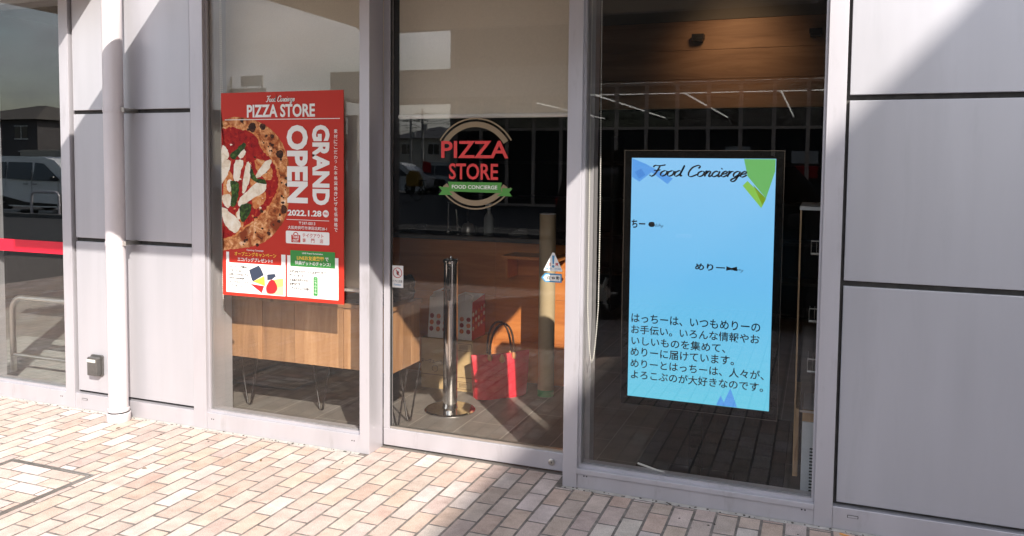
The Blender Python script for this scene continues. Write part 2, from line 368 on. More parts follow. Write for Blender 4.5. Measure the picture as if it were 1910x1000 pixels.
for i, (x, y, a) in enumerate(((-3.2, -.62, .4), (-2.72, -.30, 2.0), (-3.83, -.20, 1.1))):
    q = Matrix.Rotation(a, 3, 'Z'); vs = [q @ Vector(p) + Vector((x, y, .003)) for p in ((-.012, 0, 0), (-.004, .005, .003), (.008, .004, .004), (.014, 0, .001), (.008, -.004, .004), (-.004, -.005, .003))]
    tag(MB().add(vs, [(0, 1, 2, 3, 4, 5)], LF).add([v - Vector((0, 0, .0012)) for v in vs], [(5, 4, 3, 2, 1, 0)], LF).build('dry_leaf'), ('tiny brown leaf scrap lying nearest the paved access cover', 'tiny brown leaf scrap on the paving in front of the poster window', 'tiny brown leaf scrap beside the foot of the drain pipe')[i], 'leaf', 'leaf scraps on the paving')
# access cover set in the paving
t = thing('access_cover', 'square paved access cover with grey steel frame set in the brick paving', 'access cover', (-3.65, -1.07, 0))
fm = MB()
for q in (0, .018):
    a = (CV[0] + q, CV[1] + q, CV[2] - q, CV[3] - q); w = .008
    fm.box((a[0], a[1], -.02), (a[2], a[1] + w, .002), STEEL).box((a[0], a[3] - w, -.02), (a[2], a[3], .002), STEEL)
    fm.box((a[0], a[1] + w, -.02), (a[0] + w, a[3] - w, .002), STEEL).box((a[2] - w, a[1] + w, -.02), (a[2], a[3] - w, .002), STEEL)
fm.build('frame', t)
rr = []
for i in range(6):
    for j in range(-1, 4):
        x0 = CV[0] + .028 + j * .195 + (.0975 if i % 2 else 0); y0 = CV[1] + .028 + i * .089
        x1 = min(x0 + .195, CV[2] - .028); x0 = max(x0, CV[0] + .028)
        if x1 > x0: rr.append((x0, y0, x1, y0 + .089))
o = bricks(rr, 'brick_infill', .0006); o.parent = t; o.matrix_parent_inverse = Matrix.Translation((3.65, 1.07, 0))

# ------------------------------------------------------------------ storefront
SF = thing('storefront', 'grey aluminium and glass shopfront with metal cladding panels', 'storefront', (0, 0, 0))
def part(mb, name, parent=SF, **k): return mb.build(name, parent, **k)
H = 2.66
for x0, x1 in ((-4.484, -4.408), (-3.445, -3.35), (.022, .099), (-5.31, -5.23), (-6.38, -6.30)):
    part(B((x0, 0, 0), (x1, .16, H), ALU), 'post', bevel=.002)
part(B((-2.302, 0, 0), (-2.241, .145, H), ALU), 'post', bevel=.002)
part(B((-1.141, -.002, 0), (-1.068, .14, H), ALU), 'post', bevel=.002)
# cladding
ZP = [.115, 1.072, 1.096, 1.872, 1.896, H]
def cladding(x0, x1, deep=.046):
    part(B((x0 - .03, deep, .06), (x1 + .03, deep + .03, H), JOINT), 'panel_backing')
    for a in (0, 2, 4):
        part(B((x0, .02, ZP[a]), (x1, .042, ZP[a + 1]), ALUP), 'wall_panel', bevel=.0025)
cladding(-4.393, -3.463); cladding(.113, 1.24); cladding(1.265, 2.39)
part(B((1.24, .044, .06), (1.265, .046, H), JOINT), 'panel_backing')
cladding(-8.6, -6.41) 
# sills
def sill(x0, x1, ledge=False):
    m = MB()
    if ledge:
        m.box((x0, .004, 0), (x1, .14, .072), ALU).box((x0, -.006, .0725), (x1, .14, .098), ALU)
    else: m.box((x0, .004, 0), (x1, .14, .098), ALU)
    s_ = part(m, 'sill', bevel=.002)
    for xx in (x0 + .035, x1 - .05):
        d = MB()
        for q in (0, .014): d.lathe([(.0035, 0), (.0035, .002)], (xx + q, .003 - (0 if not ledge else 0), .062), BLACKP, 10, 'y')
        d.build('screw_hole', s_)
    if ledge or x0 < -4.4: pass
    return s_
sill(-3.35, -2.302); sill(-1.068, .022, True); sill(-5.23, -4.484); sill(-6.30, -5.31)
for x0, x1 in ((-4.408, -3.445), (.099, 2.42), (-8.7, -6.38)):
    s_ = part(B((x0, .004, 0), (x1, .06, .098), ALU), 'sill', bevel=.002)
    for xx in (x0 + .06,):
        v = MB().box((xx, .0015, .058), (xx + .045, .0045, .070), JOINT).box((xx + .003, .0005, .060), (xx + .042, .003, .068), ALU); v.build('drain_slot', s_)
# glazing
def window(x0, x1, z0=.1, z1=H, y=.04, mat=WINGLASS):
    w = part(B((x0 + .006, y, z0), (x1 - .006, y + .008, z1), mat), 'window_pane')
    m = MB()
    m.box((x0, y - .016, z0 - .002), (x1, y - .002, z0 + .013), ALU).box((x0, y + .010, z0 - .002), (x1, y + .03, z0 + .014), ALU)
    m.box((x0 + .013, y - .002, z0 - .002), (x1 - .013, y + .010, z0 + .004), GEDGE)
    for a, b in ((x0, x0 + .012), (x1 - .012, x1)):
        m.box((a, y - .016, z0 + .0135), (b, y - .002, z1), ALU).box((a, y + .010, z0 + .0145), (b, y + .03, z1), ALU)
    m.build('glazing_bead', w); return w
wl = window(-5.23, -4.484, mat=SIDEGLASS); window(-6.30, -5.31, mat=SIDEGLASS); window(-3.35, -2.302); window(-1.068, .022)
RED = pm('red film', lin(205, 20, 50), .5)
B((-5.22, .0378, .977), (-4.49, .0396, 1.057), RED).build('safety_stripe', wl)
# reveals behind the posts and the head
for x in (-3.445, -1.135, -4.47): part(B((x, .16, 0), (x + .085, .24, H), ALUP), 'inner_jamb')
part(B((-6.35, .05, 2.60), (.1, .2, H + .3), ALU), 'head_rail')
# upper wall and canopies
UP = pm('upper cladding', (.50, .49, .49), .5, .1, .04, 2)
part(B((-8.7, .0, H), (2.42, .3, 5.4), UP), 'upper_wall')
c = part(B((-3.44, -1.75, 2.652), (-.06, -.002, 2.80), SOFFIT), 'canopy')
B((-3.46, -1.78, 2.645), (-.04, -1.75, 2.83), ALU).build('fascia', c)
c = part(B((-5.25, -.74, 2.652), (-4.15, -.002, 2.78), SOFFIT), 'canopy')
B((-5.27, -.77, 2.64), (-4.13, -.74, 2.81), ALU).build('fascia', c)
# sliding door
DR = thing('sliding_door', 'sliding glass door with deep aluminium bottom rail and shop emblem', 'door', (-1.7, .16, 0))
B((-2.238, .147, .010), (-1.075, .187, .104), ALU).build('bottom_rail', DR, bevel=.002)
B((-2.238, .147, .1045), (-2.200, .187, 2.6), ALU).build('stile', DR, bevel=.002)
B((-1.135, .147, .1045), (-1.075, .187, 2.6), ALU).build('stile', DR, bevel=.002)
B((-2.199, .163, .1045), (-1.136, .171, 2.6), DOORGLASS).build('glass_pane', DR)
m = MB().box((-2.199, .155, .1045), (-1.136, .162, .118), STEEL).box((-2.199, .172, .1045), (-1.136, .18, .118), STEEL)
m.box((-2.199, .155, .1185), (-2.192, .162, 2.6), RUBBER).build('glazing_bead', DR)
m = MB().lathe([(.013, 0), (.016, -.004), (.0165, -.009), (.013, -.0105)], (-1.245, .147, .053), STEEL, 24, 'y').box((-1.2475, .1355, .048), (-1.2425, .1368, .058), BLACKP)
m.build('lock', DR, smooth=35)
# emblem on the door glass
LR = pm('red vinyl', lin(222, 62, 62), .5); LG = pm('green vinyl', lin(78, 150, 62), .5); LT = pm('tan vinyl', (.27, .205, .125), .6)
fr = xz(-1.698, .1625, 1.586); m = MB()
for a0, a1 in ((31, 149), (211, 329)):
    m.ring(fr, (0, 0), 234, 242, a0, a1, LT); m.ring(fr, (0, 0), 193, 222, a0 + 2, a1 - 2, LT)
m.text(fr, 'PIZZA', (-197, -121, 189, -30), LR, .0003, .018); m.text(fr, 'STORE', (-151, -2, 132, 84), LR, .0003, .018)
m.poly(fr, [(-212, 124), (-150, 127), (-150, 147), (-130, 163), (-130, 168), (-212, 168), (-192, 146)], LG, .0003)
m.poly(fr, [(214, 126), (156, 125), (156, 150), (130, 163), (130, 167), (211, 167), (196, 146)], LG, .0003)
m.poly(fr, [(-156, 97), (155, 97), (148, 124), (156, 152), (-156, 148), (-150, 122)], LG, .0006)
m.text(fr, 'FOOD CONCIERGE', (-133, 113, 129, 133), PAPER, .0009, .02)
m.build('emblem', DR)
# stickers on the door glass
def sticker(name, label, fr, build):
    m = MB(); build(m, fr); return tag(m.build(name), label, 'sticker')
SR = pm('sticker red', lin(190, 60, 60), .5); SB = pm('sticker blue', lin(60, 140, 190), .5); SK = pm('sticker ink', (.03, .03, .03), .6)
def s1(m, f):
    m.slab(f, [(0, 0), (72, 0), (72, 122), (0, 122)], PAPER, 0, .0006); m.ring(f, (36, 40), 25, 29, 0, 360, SR, .0009)
    m.slab(f, [(24, 24), (28, 20), (50, 55), (46, 58)], SR, .0008, .0012)
    m.poly(f, [(30, 30), (33, 26), (36, 32), (40, 27), (42, 34), (46, 33), (44, 48), (36, 54), (30, 46)], SK, .0009)
    m.text(f, 'ドアに注意', (6, 80, 66, 94), SK, .0009, .01); m.text(f, 'Caution', (14, 101, 58, 111), SB, .0009, .02)
sticker('sticker', 'small white sticker with red prohibition circle at left of the door glass', xz(-2.195, .1624, 1.021), s1)
def s2(m, f):
    m.slab(f, [(42, 0), (52, 0), (97, 90), (95, 95), (-2, 95), (-4, 90)], PAPER, 0, .0006)
    m.slab(f, [(41, 14), (54, 14), (51, 58), (44, 58)], SB, .0007, .001); m.disc(f, (47.5, 70), 7, SB, .0009)
    m.text(f, '注', (19, 50, 36, 68), SR, .0009, .02); m.text(f, '意', (58, 50, 76, 68), SR, .0009, .02)
    m.text(f, '自動ドア', (6, 78, 40, 88), SB, .0009, .02); m.text(f, 'AUTO DOOR', (55, 78, 90, 86), SB, .0009, .02)
sticker('sticker', 'white triangular caution sticker with blue exclamation mark on door glass', xz(-1.304, .1624, 1.136), s2)
def s3(m, f):
    m.slab(f, [(-8, 20), (12, -3), (102, -3), (102, 42), (12, 42)], SB, 0, .0006)
    m.poly(f, [(2, 20), (16, 4), (95, 4), (95, 35), (16, 35)], PAPER, .0009)
    m.text(f, '自', (22, 10, 40, 30), SK, .0012, .02); m.text(f, '動', (72, 10, 90, 30), SK, .0012, .02)
    m.poly(f, [(46, 20), (56, 13), (56, 27)], SK, .0012); m.poly(f, [(68, 20), (58, 13), (58, 27)], SK, .0012)
sticker('sticker', 'blue arrow shaped sticker below the triangular caution sticker', xz(-1.312, .1624, 1.026), s3)
# downpipe
t = thing('drain_pipe', 'pale round rainwater pipe running up in front of cladding', 'pipe', (-3.951, -.08, 0))
MB().lathe([(.0565, 0), (.0565, 4.2)], (-3.951, -.08, .03), PIPEM, 40).build('pipe', t, smooth=40)
MB().lathe([(.067, 0), (.069, .004), (.069, .05), (.066, .054), (.0575, .052)], (-3.951, -.08, .0), PIPEM, 40).lathe([(.0625, .062), (.0625, .076), (.057, .080)], (-3.951, -.08, .0), PIPEM, 40).lathe([(.0575, .050), (.0605, .054), (.0605, .0615), (.0575, .0616)], (-3.951, -.08, .0), RUBBER, 40).build('base_collar', t, smooth=30)
for z in (1.087, 1.886):
    MB().lathe([(.0575, -.013), (.0592, -.012), (.0592, .012), (.0575, .013)], (-3.951, -.08, z), PIPEM, 32).box((-3.898, -.075, z - .012), (-3.885, .046, z + .012), STEEL).box((-3.905, -.083, z - .014), (-3.868, -.077, z + .014), STEEL).build('bracket', t, smooth=30)
# outlet
t = thing('outdoor_socket', 'small grey metal outdoor socket box on cladding panel left of pipe', 'socket', (-4.226, .02, .29))
OUT = pm('weathered metal', (.13, .125, .12), .45, .5, .15, 30)
m = MB().slab(xz(-4.275, .0195, .358), [(0, 8), (8, 0), (92, 0), (100, 8), (100, 126), (92, 134), (8, 134), (0, 126)], OUT, 0, .012)
m.build('back_plate', t, bevel=.001)
m = MB().slab(xz(-4.268, .0075, .35), [(0, 6), (8, 0), (74, 0), (84, 8), (84, 118), (0, 118)], OUT, 0, .034); m.build('cover', t, bevel=.004)
B((-4.264, -.0285, .318), (-4.196, -.0267, .336), pm('faded label', (.62, .61, .57), .6)).build('name_plate', t)
tag(MB().tube([(.130, -.052, .005), (.185, -.075, .005)], .004, pm('cigarette paper', lin(225, 160, 90), .8), 8).build('cigarette_butt'), 'orange cigarette end lying on the paving by the sill', 'litter')

# ------------------------------------------------------------------ poster
def pizza_mat(name, cols, sc, det=8, dis=.4, blot=None):
    m = bpy.data.materials.new(name); m.use_nodes = True; n = m.node_tree.nodes; l = m.node_tree.links; b = n['Principled BSDF']; b.inputs['Roughness'].default_value = .55; b.inputs['Specular IOR Level'].default_value = .25
    t = n.new('ShaderNodeTexCoord'); z = n.new('ShaderNodeTexNoise'); z.inputs['Scale'].default_value = sc; z.inputs['Detail'].default_value = det; z.inputs['Distortion'].default_value = dis; z.inputs['Roughness'].default_value = .65
    l.new(t.outputs['Object'], z.inputs['Vector']); r = n.new('ShaderNodeValToRGB'); e = r.color_ramp.elements
    ps = [.3 + .42 * i / (len(cols) - 1) for i in range(len(cols))]
    e[0].position = ps[0]; e[0].color = (*cols[0], 1); e[1].position = ps[-1]; e[1].color = (*cols[-1], 1)
    for p, c in list(zip(ps, cols))[1:-1]: q = e.new(p); q.color = (*c, 1)
    l.new(z.outputs[0], r.inputs[0]); out = r.outputs[0]
    if blot:
        z2 = n.new('ShaderNodeTexNoise'); z2.inputs['Scale'].default_value = blot[1]; z2.inputs['Detail'].default_value = 5; l.new(t.outputs['Object'], z2.inputs['Vector'])
        r2 = n.new('ShaderNodeValToRGB'); r2.color_ramp.elements[0].position = .55; r2.color_ramp.elements[1].position = .64; l.new(z2.outputs[0], r2.inputs[0])
        mm = n.new('ShaderNodeMix'); mm.data_type = 'RGBA'; l.new(r2.outputs[0], mm.inputs[0]); l.new(out, mm.inputs[6]); mm.inputs[7].default_value = (*blot[0], 1); out = mm.outputs[2]
    l.new(out, b.inputs['Base Color']); return m
CRUST = pizza_mat('printed crust', [lin(70, 30, 14), lin(165, 85, 40), lin(222, 160, 105), lin(250, 228, 200)], 21, 10, .7, (lin(135, 58, 26), 7))
SAUCE = pizza_mat('printed sauce', [lin(85, 6, 10), lin(150, 14, 18), lin(175, 30, 22), lin(225, 120, 70)], 30, 8, .6)
MELT = pizza_mat('printed melted cheese', [lin(170, 40, 20), lin(215, 140, 80), lin(235, 205, 160)], 30, 8, .6)
MOZZ = pizza_mat('printed mozzarella', [lin(215, 195, 165), lin(240, 230, 210), lin(250, 245, 232)], 22)
BASIL = pizza_mat('printed basil', [lin(18, 26, 14), lin(45, 70, 28), lin(95, 130, 50)], 40)
CHAR = pizza_mat('printed char', [lin(25, 12, 10), lin(55, 28, 18), lin(110, 60, 35)], 50)
PRED = pm('poster red', lin(190, 48, 34), .5, 0, 0, spec=.3); PYEL = pm('poster yellow', lin(240, 195, 70), .55); PGRN = pm('poster green', lin(50, 140, 60), .5)
PGRY = pm('poster grey ink', lin(62, 55, 52), .6); PNAV = pm('poster navy', lin(45, 55, 75), .6); PRD2 = pm('poster bright red', lin(205, 30, 35), .5); PSAND = pm('poster sand', lin(215, 185, 150), .6); PLEM = pm('poster lemon', lin(245, 215, 110), .6)
def wob(pts, amp, n=4, sd=1):      # smooth closed outline through rough points
    rnd = random.Random(sd); P = [Vector(p) for p in pts]; N = len(P); out = []
    for i in range(N):
        p0, p1, p2, p3 = P[i - 1], P[i], P[(i + 1) % N], P[(i + 2) % N]
        for j in range(n):
            q = j / n; v = .5 * (2 * p1 + (p2 - p0) * q + (2 * p0 - 5 * p1 + 4 * p2 - p3) * q * q + (3 * p1 - p0 - 3 * p2 + p3) * q ** 3)
            out.append((max(0.5, v.x + rnd.uniform(-amp, amp)), v.y + rnd.uniform(-amp, amp)))
    return out
def sector(c, rf, mat, m, fr, w, n=90):
    pts = []
    for i in range(n + 1):
        a = math.radians(-102 + 204 * i / n); r = rf(a); u = c[0] + r * math.cos(a); v = c[1] - r * math.sin(a)
        if u >= 0: pts.append((u, v))
    pts = [(0, max(p[1] for p in pts))] + pts + [(0, min(p[1] for p in pts))]
    # fan from the left edge
    vs = [fr(0, c[1], w)] + [fr(u, v, w) for u, v in pts]
    m.add(vs, [(0, i, i + 1) for i in range(1, len(pts))], mat)
PO = thing('poster', 'large red pizza store grand opening poster on the left window', 'poster', (-2.83, .034, 1.39))
fr = xz(-3.245, .0295, 1.979)
MB().slab(fr, [(0, 0), (826, 0), (826, 1173), (0, 1173)], PRED, -.004, 0).build('sheet', PO)
m = MB()
OUTL = [(0, 159), (82, 139), (173, 145), (263, 166), (351, 212), (416, 276), (453, 348), (469, 419), (474, 500), (468, 591), (458, 671), (430, 730), (377, 790), (314, 841), (233, 874), (142, 893), (50, 905), (0, 911)]
INNER = [(0, 205), (82, 197), (172, 216), (251, 253), (267, 303), (322, 357), (371, 411), (394, 484), (386, 556), (347, 621), (291, 678), (212, 740), (144, 777), (79, 821), (0, 845)]
def blob(pts, mat, w, amp, sd_):
    P = wob([(-120, pts[0][1])] + pts + [(-120, pts[-1][1])], amp, 6, sd_); P = [(max(0, u), v) for u, v in P]
    vs = [fr(60, 500, w)] + [fr(u, v, w) for u, v in P]; N = len(P)
    m.add(vs, [(0, 1 + q, 1 + (q + 1) % N) for q in range(N)], mat)
blob(OUTL, CRUST, .0003, 2.2, 1)
blob([(u * 1.03 + 3, 515 + (v - 515) * 1.035) for u, v in INNER], MELT, .0006, 4, 2); blob(INNER, SAUCE, .0009, 5, 3)
for i, pts in enumerate([[(215, 470), (300, 540), (300, 620), (230, 660), (205, 560)], [(15, 450), (75, 470), (80, 600), (20, 620)], [(240, 380), (330, 400), (360, 470), (320, 500), (250, 440)], [(100, 690), (140, 700), (150, 770), (100, 790)]]):
    m.poly(fr, wob(pts, 4, 5, i), MELT, .0011)
MZ = [[(0, 303), (51, 331), (45, 377), (0, 396)], [(0, 396), (68, 386), (55, 452), (0, 518)], [(96, 395), (159, 386), (147, 450), (118, 497), (84, 498)], [(176, 399), (204, 413), (203, 505), (163, 566), (146, 561), (164, 450)], [(108, 340), (154, 317), (177, 349), (137, 377)], [(344, 384), (327, 439), (271, 485), (243, 477), (294, 412)], [(309, 512), (303, 558), (213, 615), (134, 650), (120, 622), (180, 561), (270, 504)], [(7, 588), (60, 582), (62, 638), (41, 667), (5, 621)], [(43, 503), (78, 512), (60, 563), (31, 555)], [(0, 654), (53, 685), (127, 748), (132, 785), (86, 810), (28, 770), (0, 706)], [(104, 693), (128, 664), (139, 710), (115, 734)]]
for i, p in enumerate(MZ): m.poly(fr, wob([((u - 150) * 1.0 + 150 + 6 * math.sin(v * .09 + i), v + 5 * math.sin(u * .11 + i)) for u, v in p], 3.2, 5, i), MOZZ, .0014 + .00002 * i)
rs = random.Random(21)
for i in range(26):
    u, v, r = rs.uniform(15, 330), rs.uniform(260, 780), rs.uniform(4, 12)
    if (u / 370) ** 2 + ((v - 520) / 290) ** 2 < .95: m.poly(fr, wob([(u + r * rs.uniform(.6, 1.8) * math.cos(k * 1.25), v + r * rs.uniform(.5, 1.2) * math.sin(k * 1.25)) for k in range(5)], 1, 3, i), (MELT, MOZZ, CHAR, MELT)[i % 4], .0012 + .000002 * i)
for i in range(34):
    a = rs.uniform(-1.4, 1.4); q = rs.uniform(.86, .99); u, v = 60 + 400 * q * math.cos(a), 520 - 375 * q * math.sin(a); r = rs.uniform(3, 9)
    m.poly(fr, wob([(u + r * rs.uniform(.5, 1.6) * math.cos(k * 1.05), v + r * rs.uniform(.5, 1.3) * math.sin(k * 1.05)) for k in range(6)], 1, 3, i), CHAR, .00075 + .000002 * i)
for i, p in enumerate([[(62, 359), (114, 317), (160, 284), (174, 307), (120, 358), (91, 382)], [(204, 413), (221, 440), (248, 486), (304, 494), (313, 521), (248, 509), (209, 486)], [(66, 507), (118, 516), (123, 562), (105, 637), (65, 652), (71, 582)], [(131, 650), (202, 634), (207, 671), (167, 733), (138, 733)]]):
    m.poly(fr, wob(p, 3, 5, i + 30), BASIL, .0018 + .00002 * i)
for i, (u, v, r) in enumerate([(218, 198, 29), (293, 195, 23), (356, 248, 15), (410, 348, 29), (435, 660, 27), (330, 800, 13), (452, 520, 11), (250, 870, 12), (150, 160, 14), (400, 730, 12)]):
    m.poly(fr, wob([(u + r * math.cos(k * 1.05) * random.uniform(.7, 1.1), v + r * math.sin(k * 1.05) * random.uniform(.7, 1.15)) for k in range(6)], 2, 4, i), CHAR, .0008)
m.build('pizza_picture', PO)
m = MB(); K = .0022
m.brush(fr, 'Food Concierge', (318, 22, 510, 68), PAPER, 2.6, K)
m.text(fr, 'PIZZA STORE', (185, 70, 644, 143), PAPER, K, .03); m.rect(fr, 28, 152, 804, 156, PAPER, K)
m.text(fr, 'GRAND', (625, 188, 738, 630), PAPER, K, .045, turn=True); m.text(fr, 'OPEN', (456, 187, 597, 622), PAPER, K, .045, turn=True)
tx = '素材にこだわった本格窯焼きピザを低価格で'
for i, ch in enumerate(tx):
    s_ = 26.6; q = .62 if ch in 'っ' else .92; m.text(fr, ch, (777 - 12 * q, 212 + i * 28.4, 777 + 12 * q, 212 + i * 28.4 + 24 * q), PAPER, K, .008)
m.text(fr, '2022.1.28', (460, 660, 684, 694), PAPER, K, .035); m.disc(fr, (712, 676), 20, PAPER, K); m.text(fr, 'FRI', (700, 669, 724, 683), PRD2, K + .0003, .03)
m.rect(fr, 452, 714, 734, 717, PAPER, K); m.text(fr, '〒597-0013', (535, 725, 643, 742), PAPER, K, .008); m.text(fr, '大阪府貝塚市津田北町28-1', (461, 750, 719, 770), PAPER, K, .012)
def rrect(u0, v0, u1, v1, r):
    out = []
    for cx, cy, a in ((u1 - r, v0 + r, -90), (u1 - r, v1 - r, 0), (u0 + r, v1 - r, 90), (u0 + r, v0 + r, 180)):
        for k in range(5): q = math.radians(a + 22.5 * k); out.append((cx + r * math.cos(q), cy + r * math.sin(q)))
    return out
m.poly(fr, rrect(447, 779, 735, 850, 8), PAPER, K); m.rect(fr, 484, 801, 544, 843, PRED, K + .0003)
m.ring(fr, (514, 801), 12, 17, 0, 180, PRED, K + .0003); m.text(fr, 'TAKE', (492, 805, 536, 820), PAPER, K + .0006, .03); m.text(fr, 'OUT', (494, 824, 534, 839), PAPER, K + .0006, .03)
m.text(fr, 'テイクアウト', (559, 790, 697, 812), PRED, K + .0003, .012)
for i, ch in enumerate('専門店'): m.text(fr, ch, (559 + i * 57, 818, 581 + i * 57, 841), PRED, K + .0003, .01)
# lower left leaflet
m.poly(fr, [(29, 918), (49, 918), (49, 980), (415, 980), (415, 917), (444, 917), (442, 1154), (27, 1154)], PAPER, K)
m.text(fr, 'Opening Campaign', (175, 897, 292, 909), PAPER, K, .01); m.text(fr, 'オープニングキャンペーン', (88, 914, 380, 939), PYEL, K, .02); m.text(fr, 'エコバッグプレゼント!!', (110, 946, 355, 970), PAPER, K, .02)
for i, (q, x1) in enumerate((('キャンペーン期間中に', 184), ('ピザを2枚以上', 150), ('お買い上げのお客様に', 190), ('Food Concierge', 158), ('オリジナルエコバッグ', 186), ('をプレゼント!!', 142))): m.text(fr, q, (49, 996 + i * 22, x1, 1012 + i * 22), PGRY, K + .0003, .05)
m.text(fr, '※数量限定のためなくなり次第終了となります。', (48, 1132, 230, 1140), PGRY, K + .0003)
m.poly(fr, [(191, 1017), (259, 987), (273, 1002), (295, 1041), (218, 1083), (209, 1072)], PNAV, K + .0003); m.poly(fr, [(218, 1083), (299, 1045), (303, 1104)], PYEL, K + .0006); m.poly(fr, [(199, 1097), (296, 1104), (280, 1146)], PRD2, K + .0008)
m.poly(fr, [(310, 1098), (430, 1098), (430, 1150), (310, 1150)], PSAND, K + .0002); m.poly(fr, [(361, 1063), (429, 1052), (429, 1096), (387, 1106)], PLEM, K + .0004); m.poly(fr, wob([(312, 1103), (339, 1068), (370, 1070), (387, 1113), (361, 1142), (316, 1140)], 1, 4, 5), PRD2, K + .0006); m.poly(fr, [(317, 1036), (370, 1029), (379, 1043), (348, 1064), (318, 1069)], PNAV, K + .0008)
m.text(fr, 'こんな使い方も', (318, 996, 402, 1010), PGRY, K + .0003); m.text(fr, 'できるよ！', (360, 1014, 425, 1027), PGRY, K + .0003)
# lower right leaflet
m.poly(fr, [(455, 918), (477, 918), (477, 979), (771, 978), (771, 918), (793, 918), (793, 1152), (453, 1153)], PAPER, K); m.poly(fr, [(477, 888), (771, 887), (771, 977), (477, 978)], PGRN, K)
m.text(fr, 'LINE Friend Registration', (556, 897, 692, 909), PAPER, K + .0003, .02); m.text(fr, 'LINEお友達登録', (521, 916, 700, 941), PYEL, K + .0003, .025); m.text(fr, 'で', (706, 919, 730, 940), PAPER, K + .0003, .02); m.text(fr, '特典ゲットのチャンス!', (508, 946, 742, 969), PAPER, K + .0003, .02)
for i, (q, x1) in enumerate((('公式LINEアカウントにお友達登録で、', 720), ('限定クーポンや', 566), ('新商品のお知らせなど', 608), ('お得な情報を', 562), ('リアルタイムでお届け', 610))): m.text(fr, q, (470, 999 + i * 24, x1, 1016 + i * 24), PGRY, K + .0003, .05)
m.poly(fr, rrect(630, 1031, 658, 1137, 5), PGRN, K + .0003)
for i, ch in enumerate('こちらから'): m.text(fr, ch, (638, 1040 + 18 * i, 651, 1053 + 18 * i), PAPER, K + .0006, .01)
for a in ((662, 1031, 771, 1033), (662, 1136, 771, 1138), (662, 1031, 664, 1138), (769, 1031, 771, 1138)): m.rect(fr, *a, PGRY, K + .0003)
m.build('lettering', PO)

# ------------------------------------------------------------------ interior shell
TILE = bpy.data.materials.new('grey floor tiles'); TILE.use_nodes = True
n = TILE.node_tree.nodes; l = TILE.node_tree.links; b = n['Principled BSDF']; b.inputs['Roughness'].default_value = .5
tcn = n.new('ShaderNodeTexCoord'); mpn = n.new('ShaderNodeMapping'); mpn.inputs['Rotation'].default_value = (0, 0, PI / 2); mpn.inputs['Location'].default_value = (.135, -.124, 0)
bk = n.new('ShaderNodeTexBrick'); bk.offset = .5; bk.inputs['Scale'].default_value = 1; bk.inputs['Brick Width'].default_value = .6; bk.inputs['Row Height'].default_value = .3; bk.inputs['Mortar Size'].default_value = .0028
bk.inputs['Color1'].default_value = (.135, .123, .112, 1); bk.inputs['Color2'].default_value = (.165, .152, .138, 1); bk.inputs['Mortar'].default_value = (.30, .285, .26, 1)
nz2 = n.new('ShaderNodeTexNoise'); nz2.inputs['Scale'].default_value = 7; nz2.inputs['Detail'].default_value = 8
mu = n.new('ShaderNodeMix'); mu.data_type = 'RGBA'; mu.blend_type = 'OVERLAY'; mu.inputs[0].default_value = .45
l.new(tcn.outputs['Object'], mpn.inputs[0]); l.new(mpn.outputs[0], bk.inputs['Vector']); l.new(tcn.outputs['Object'], nz2.inputs['Vector']); l.new(bk.outputs[0], mu.inputs[6]); l.new(nz2.outputs[0], mu.inputs[7]); l.new(mu.outputs[2], b.inputs['Base Color'])
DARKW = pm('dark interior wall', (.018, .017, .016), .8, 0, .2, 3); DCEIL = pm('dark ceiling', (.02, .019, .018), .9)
st(B((-3.85, .14, -.05), (1.3, 5.2, .0), TILE).build('interior_floor'))
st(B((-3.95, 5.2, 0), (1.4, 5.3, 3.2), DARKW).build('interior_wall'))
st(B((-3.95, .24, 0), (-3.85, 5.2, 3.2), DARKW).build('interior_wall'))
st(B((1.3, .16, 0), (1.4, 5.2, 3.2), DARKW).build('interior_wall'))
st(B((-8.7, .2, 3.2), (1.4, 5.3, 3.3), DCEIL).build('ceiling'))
MAT = pm('grey ribbed mat', (.30, .30, .29), .95, 0, .25, 40, .8, 300, .2, (.3, 3, 1))
st(B((-8.7, .14, -.05), (-3.95, 5.2, -.002), pm('vestibule floor', (.16, .15, .14), .7, 0, .15, 6)).build('interior_floor'))
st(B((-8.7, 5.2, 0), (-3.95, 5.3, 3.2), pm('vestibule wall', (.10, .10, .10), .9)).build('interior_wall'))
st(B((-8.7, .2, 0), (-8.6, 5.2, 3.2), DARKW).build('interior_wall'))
tag(B((-6.6, .33, 0), (-4.62, 1.35, .012), MAT).build('door_mat', bevel=.004), 'grey ribbed entrance mat behind the far left window', 'mat')
tag(B((-.86, .17, 0), (-.12, 1.5, .006), pm('black rubber mat', (.012, .012, .012), .8)).build('floor_mat', bevel=.002), 'plain black floor mat under the glowing blue sign', 'mat')
# handrail
rp = []
for a in range(0, 91, 15): q = math.radians(a); rp.append((-5.55 + .10 * (1 - math.cos(q)) - .0, .45, .47 + .10 * math.sin(q)))
t = thing('handrail', 'rounded steel handrail behind the far left window', 'handrail', (-5.0, .45, 0))
MB().tube([(-5.55, .45, 0.0)] + rp + [(-4.35, .45, .57)] + [(-4.25, .45, .47), (-4.25, .45, 0)], .021, STEEL, 14).build('rail', t, smooth=60)
MB().tube([(-5.55, .45, .14), (-4.25, .45, .14)], .015, STEEL, 12).build('lower_bar', t, smooth=60)
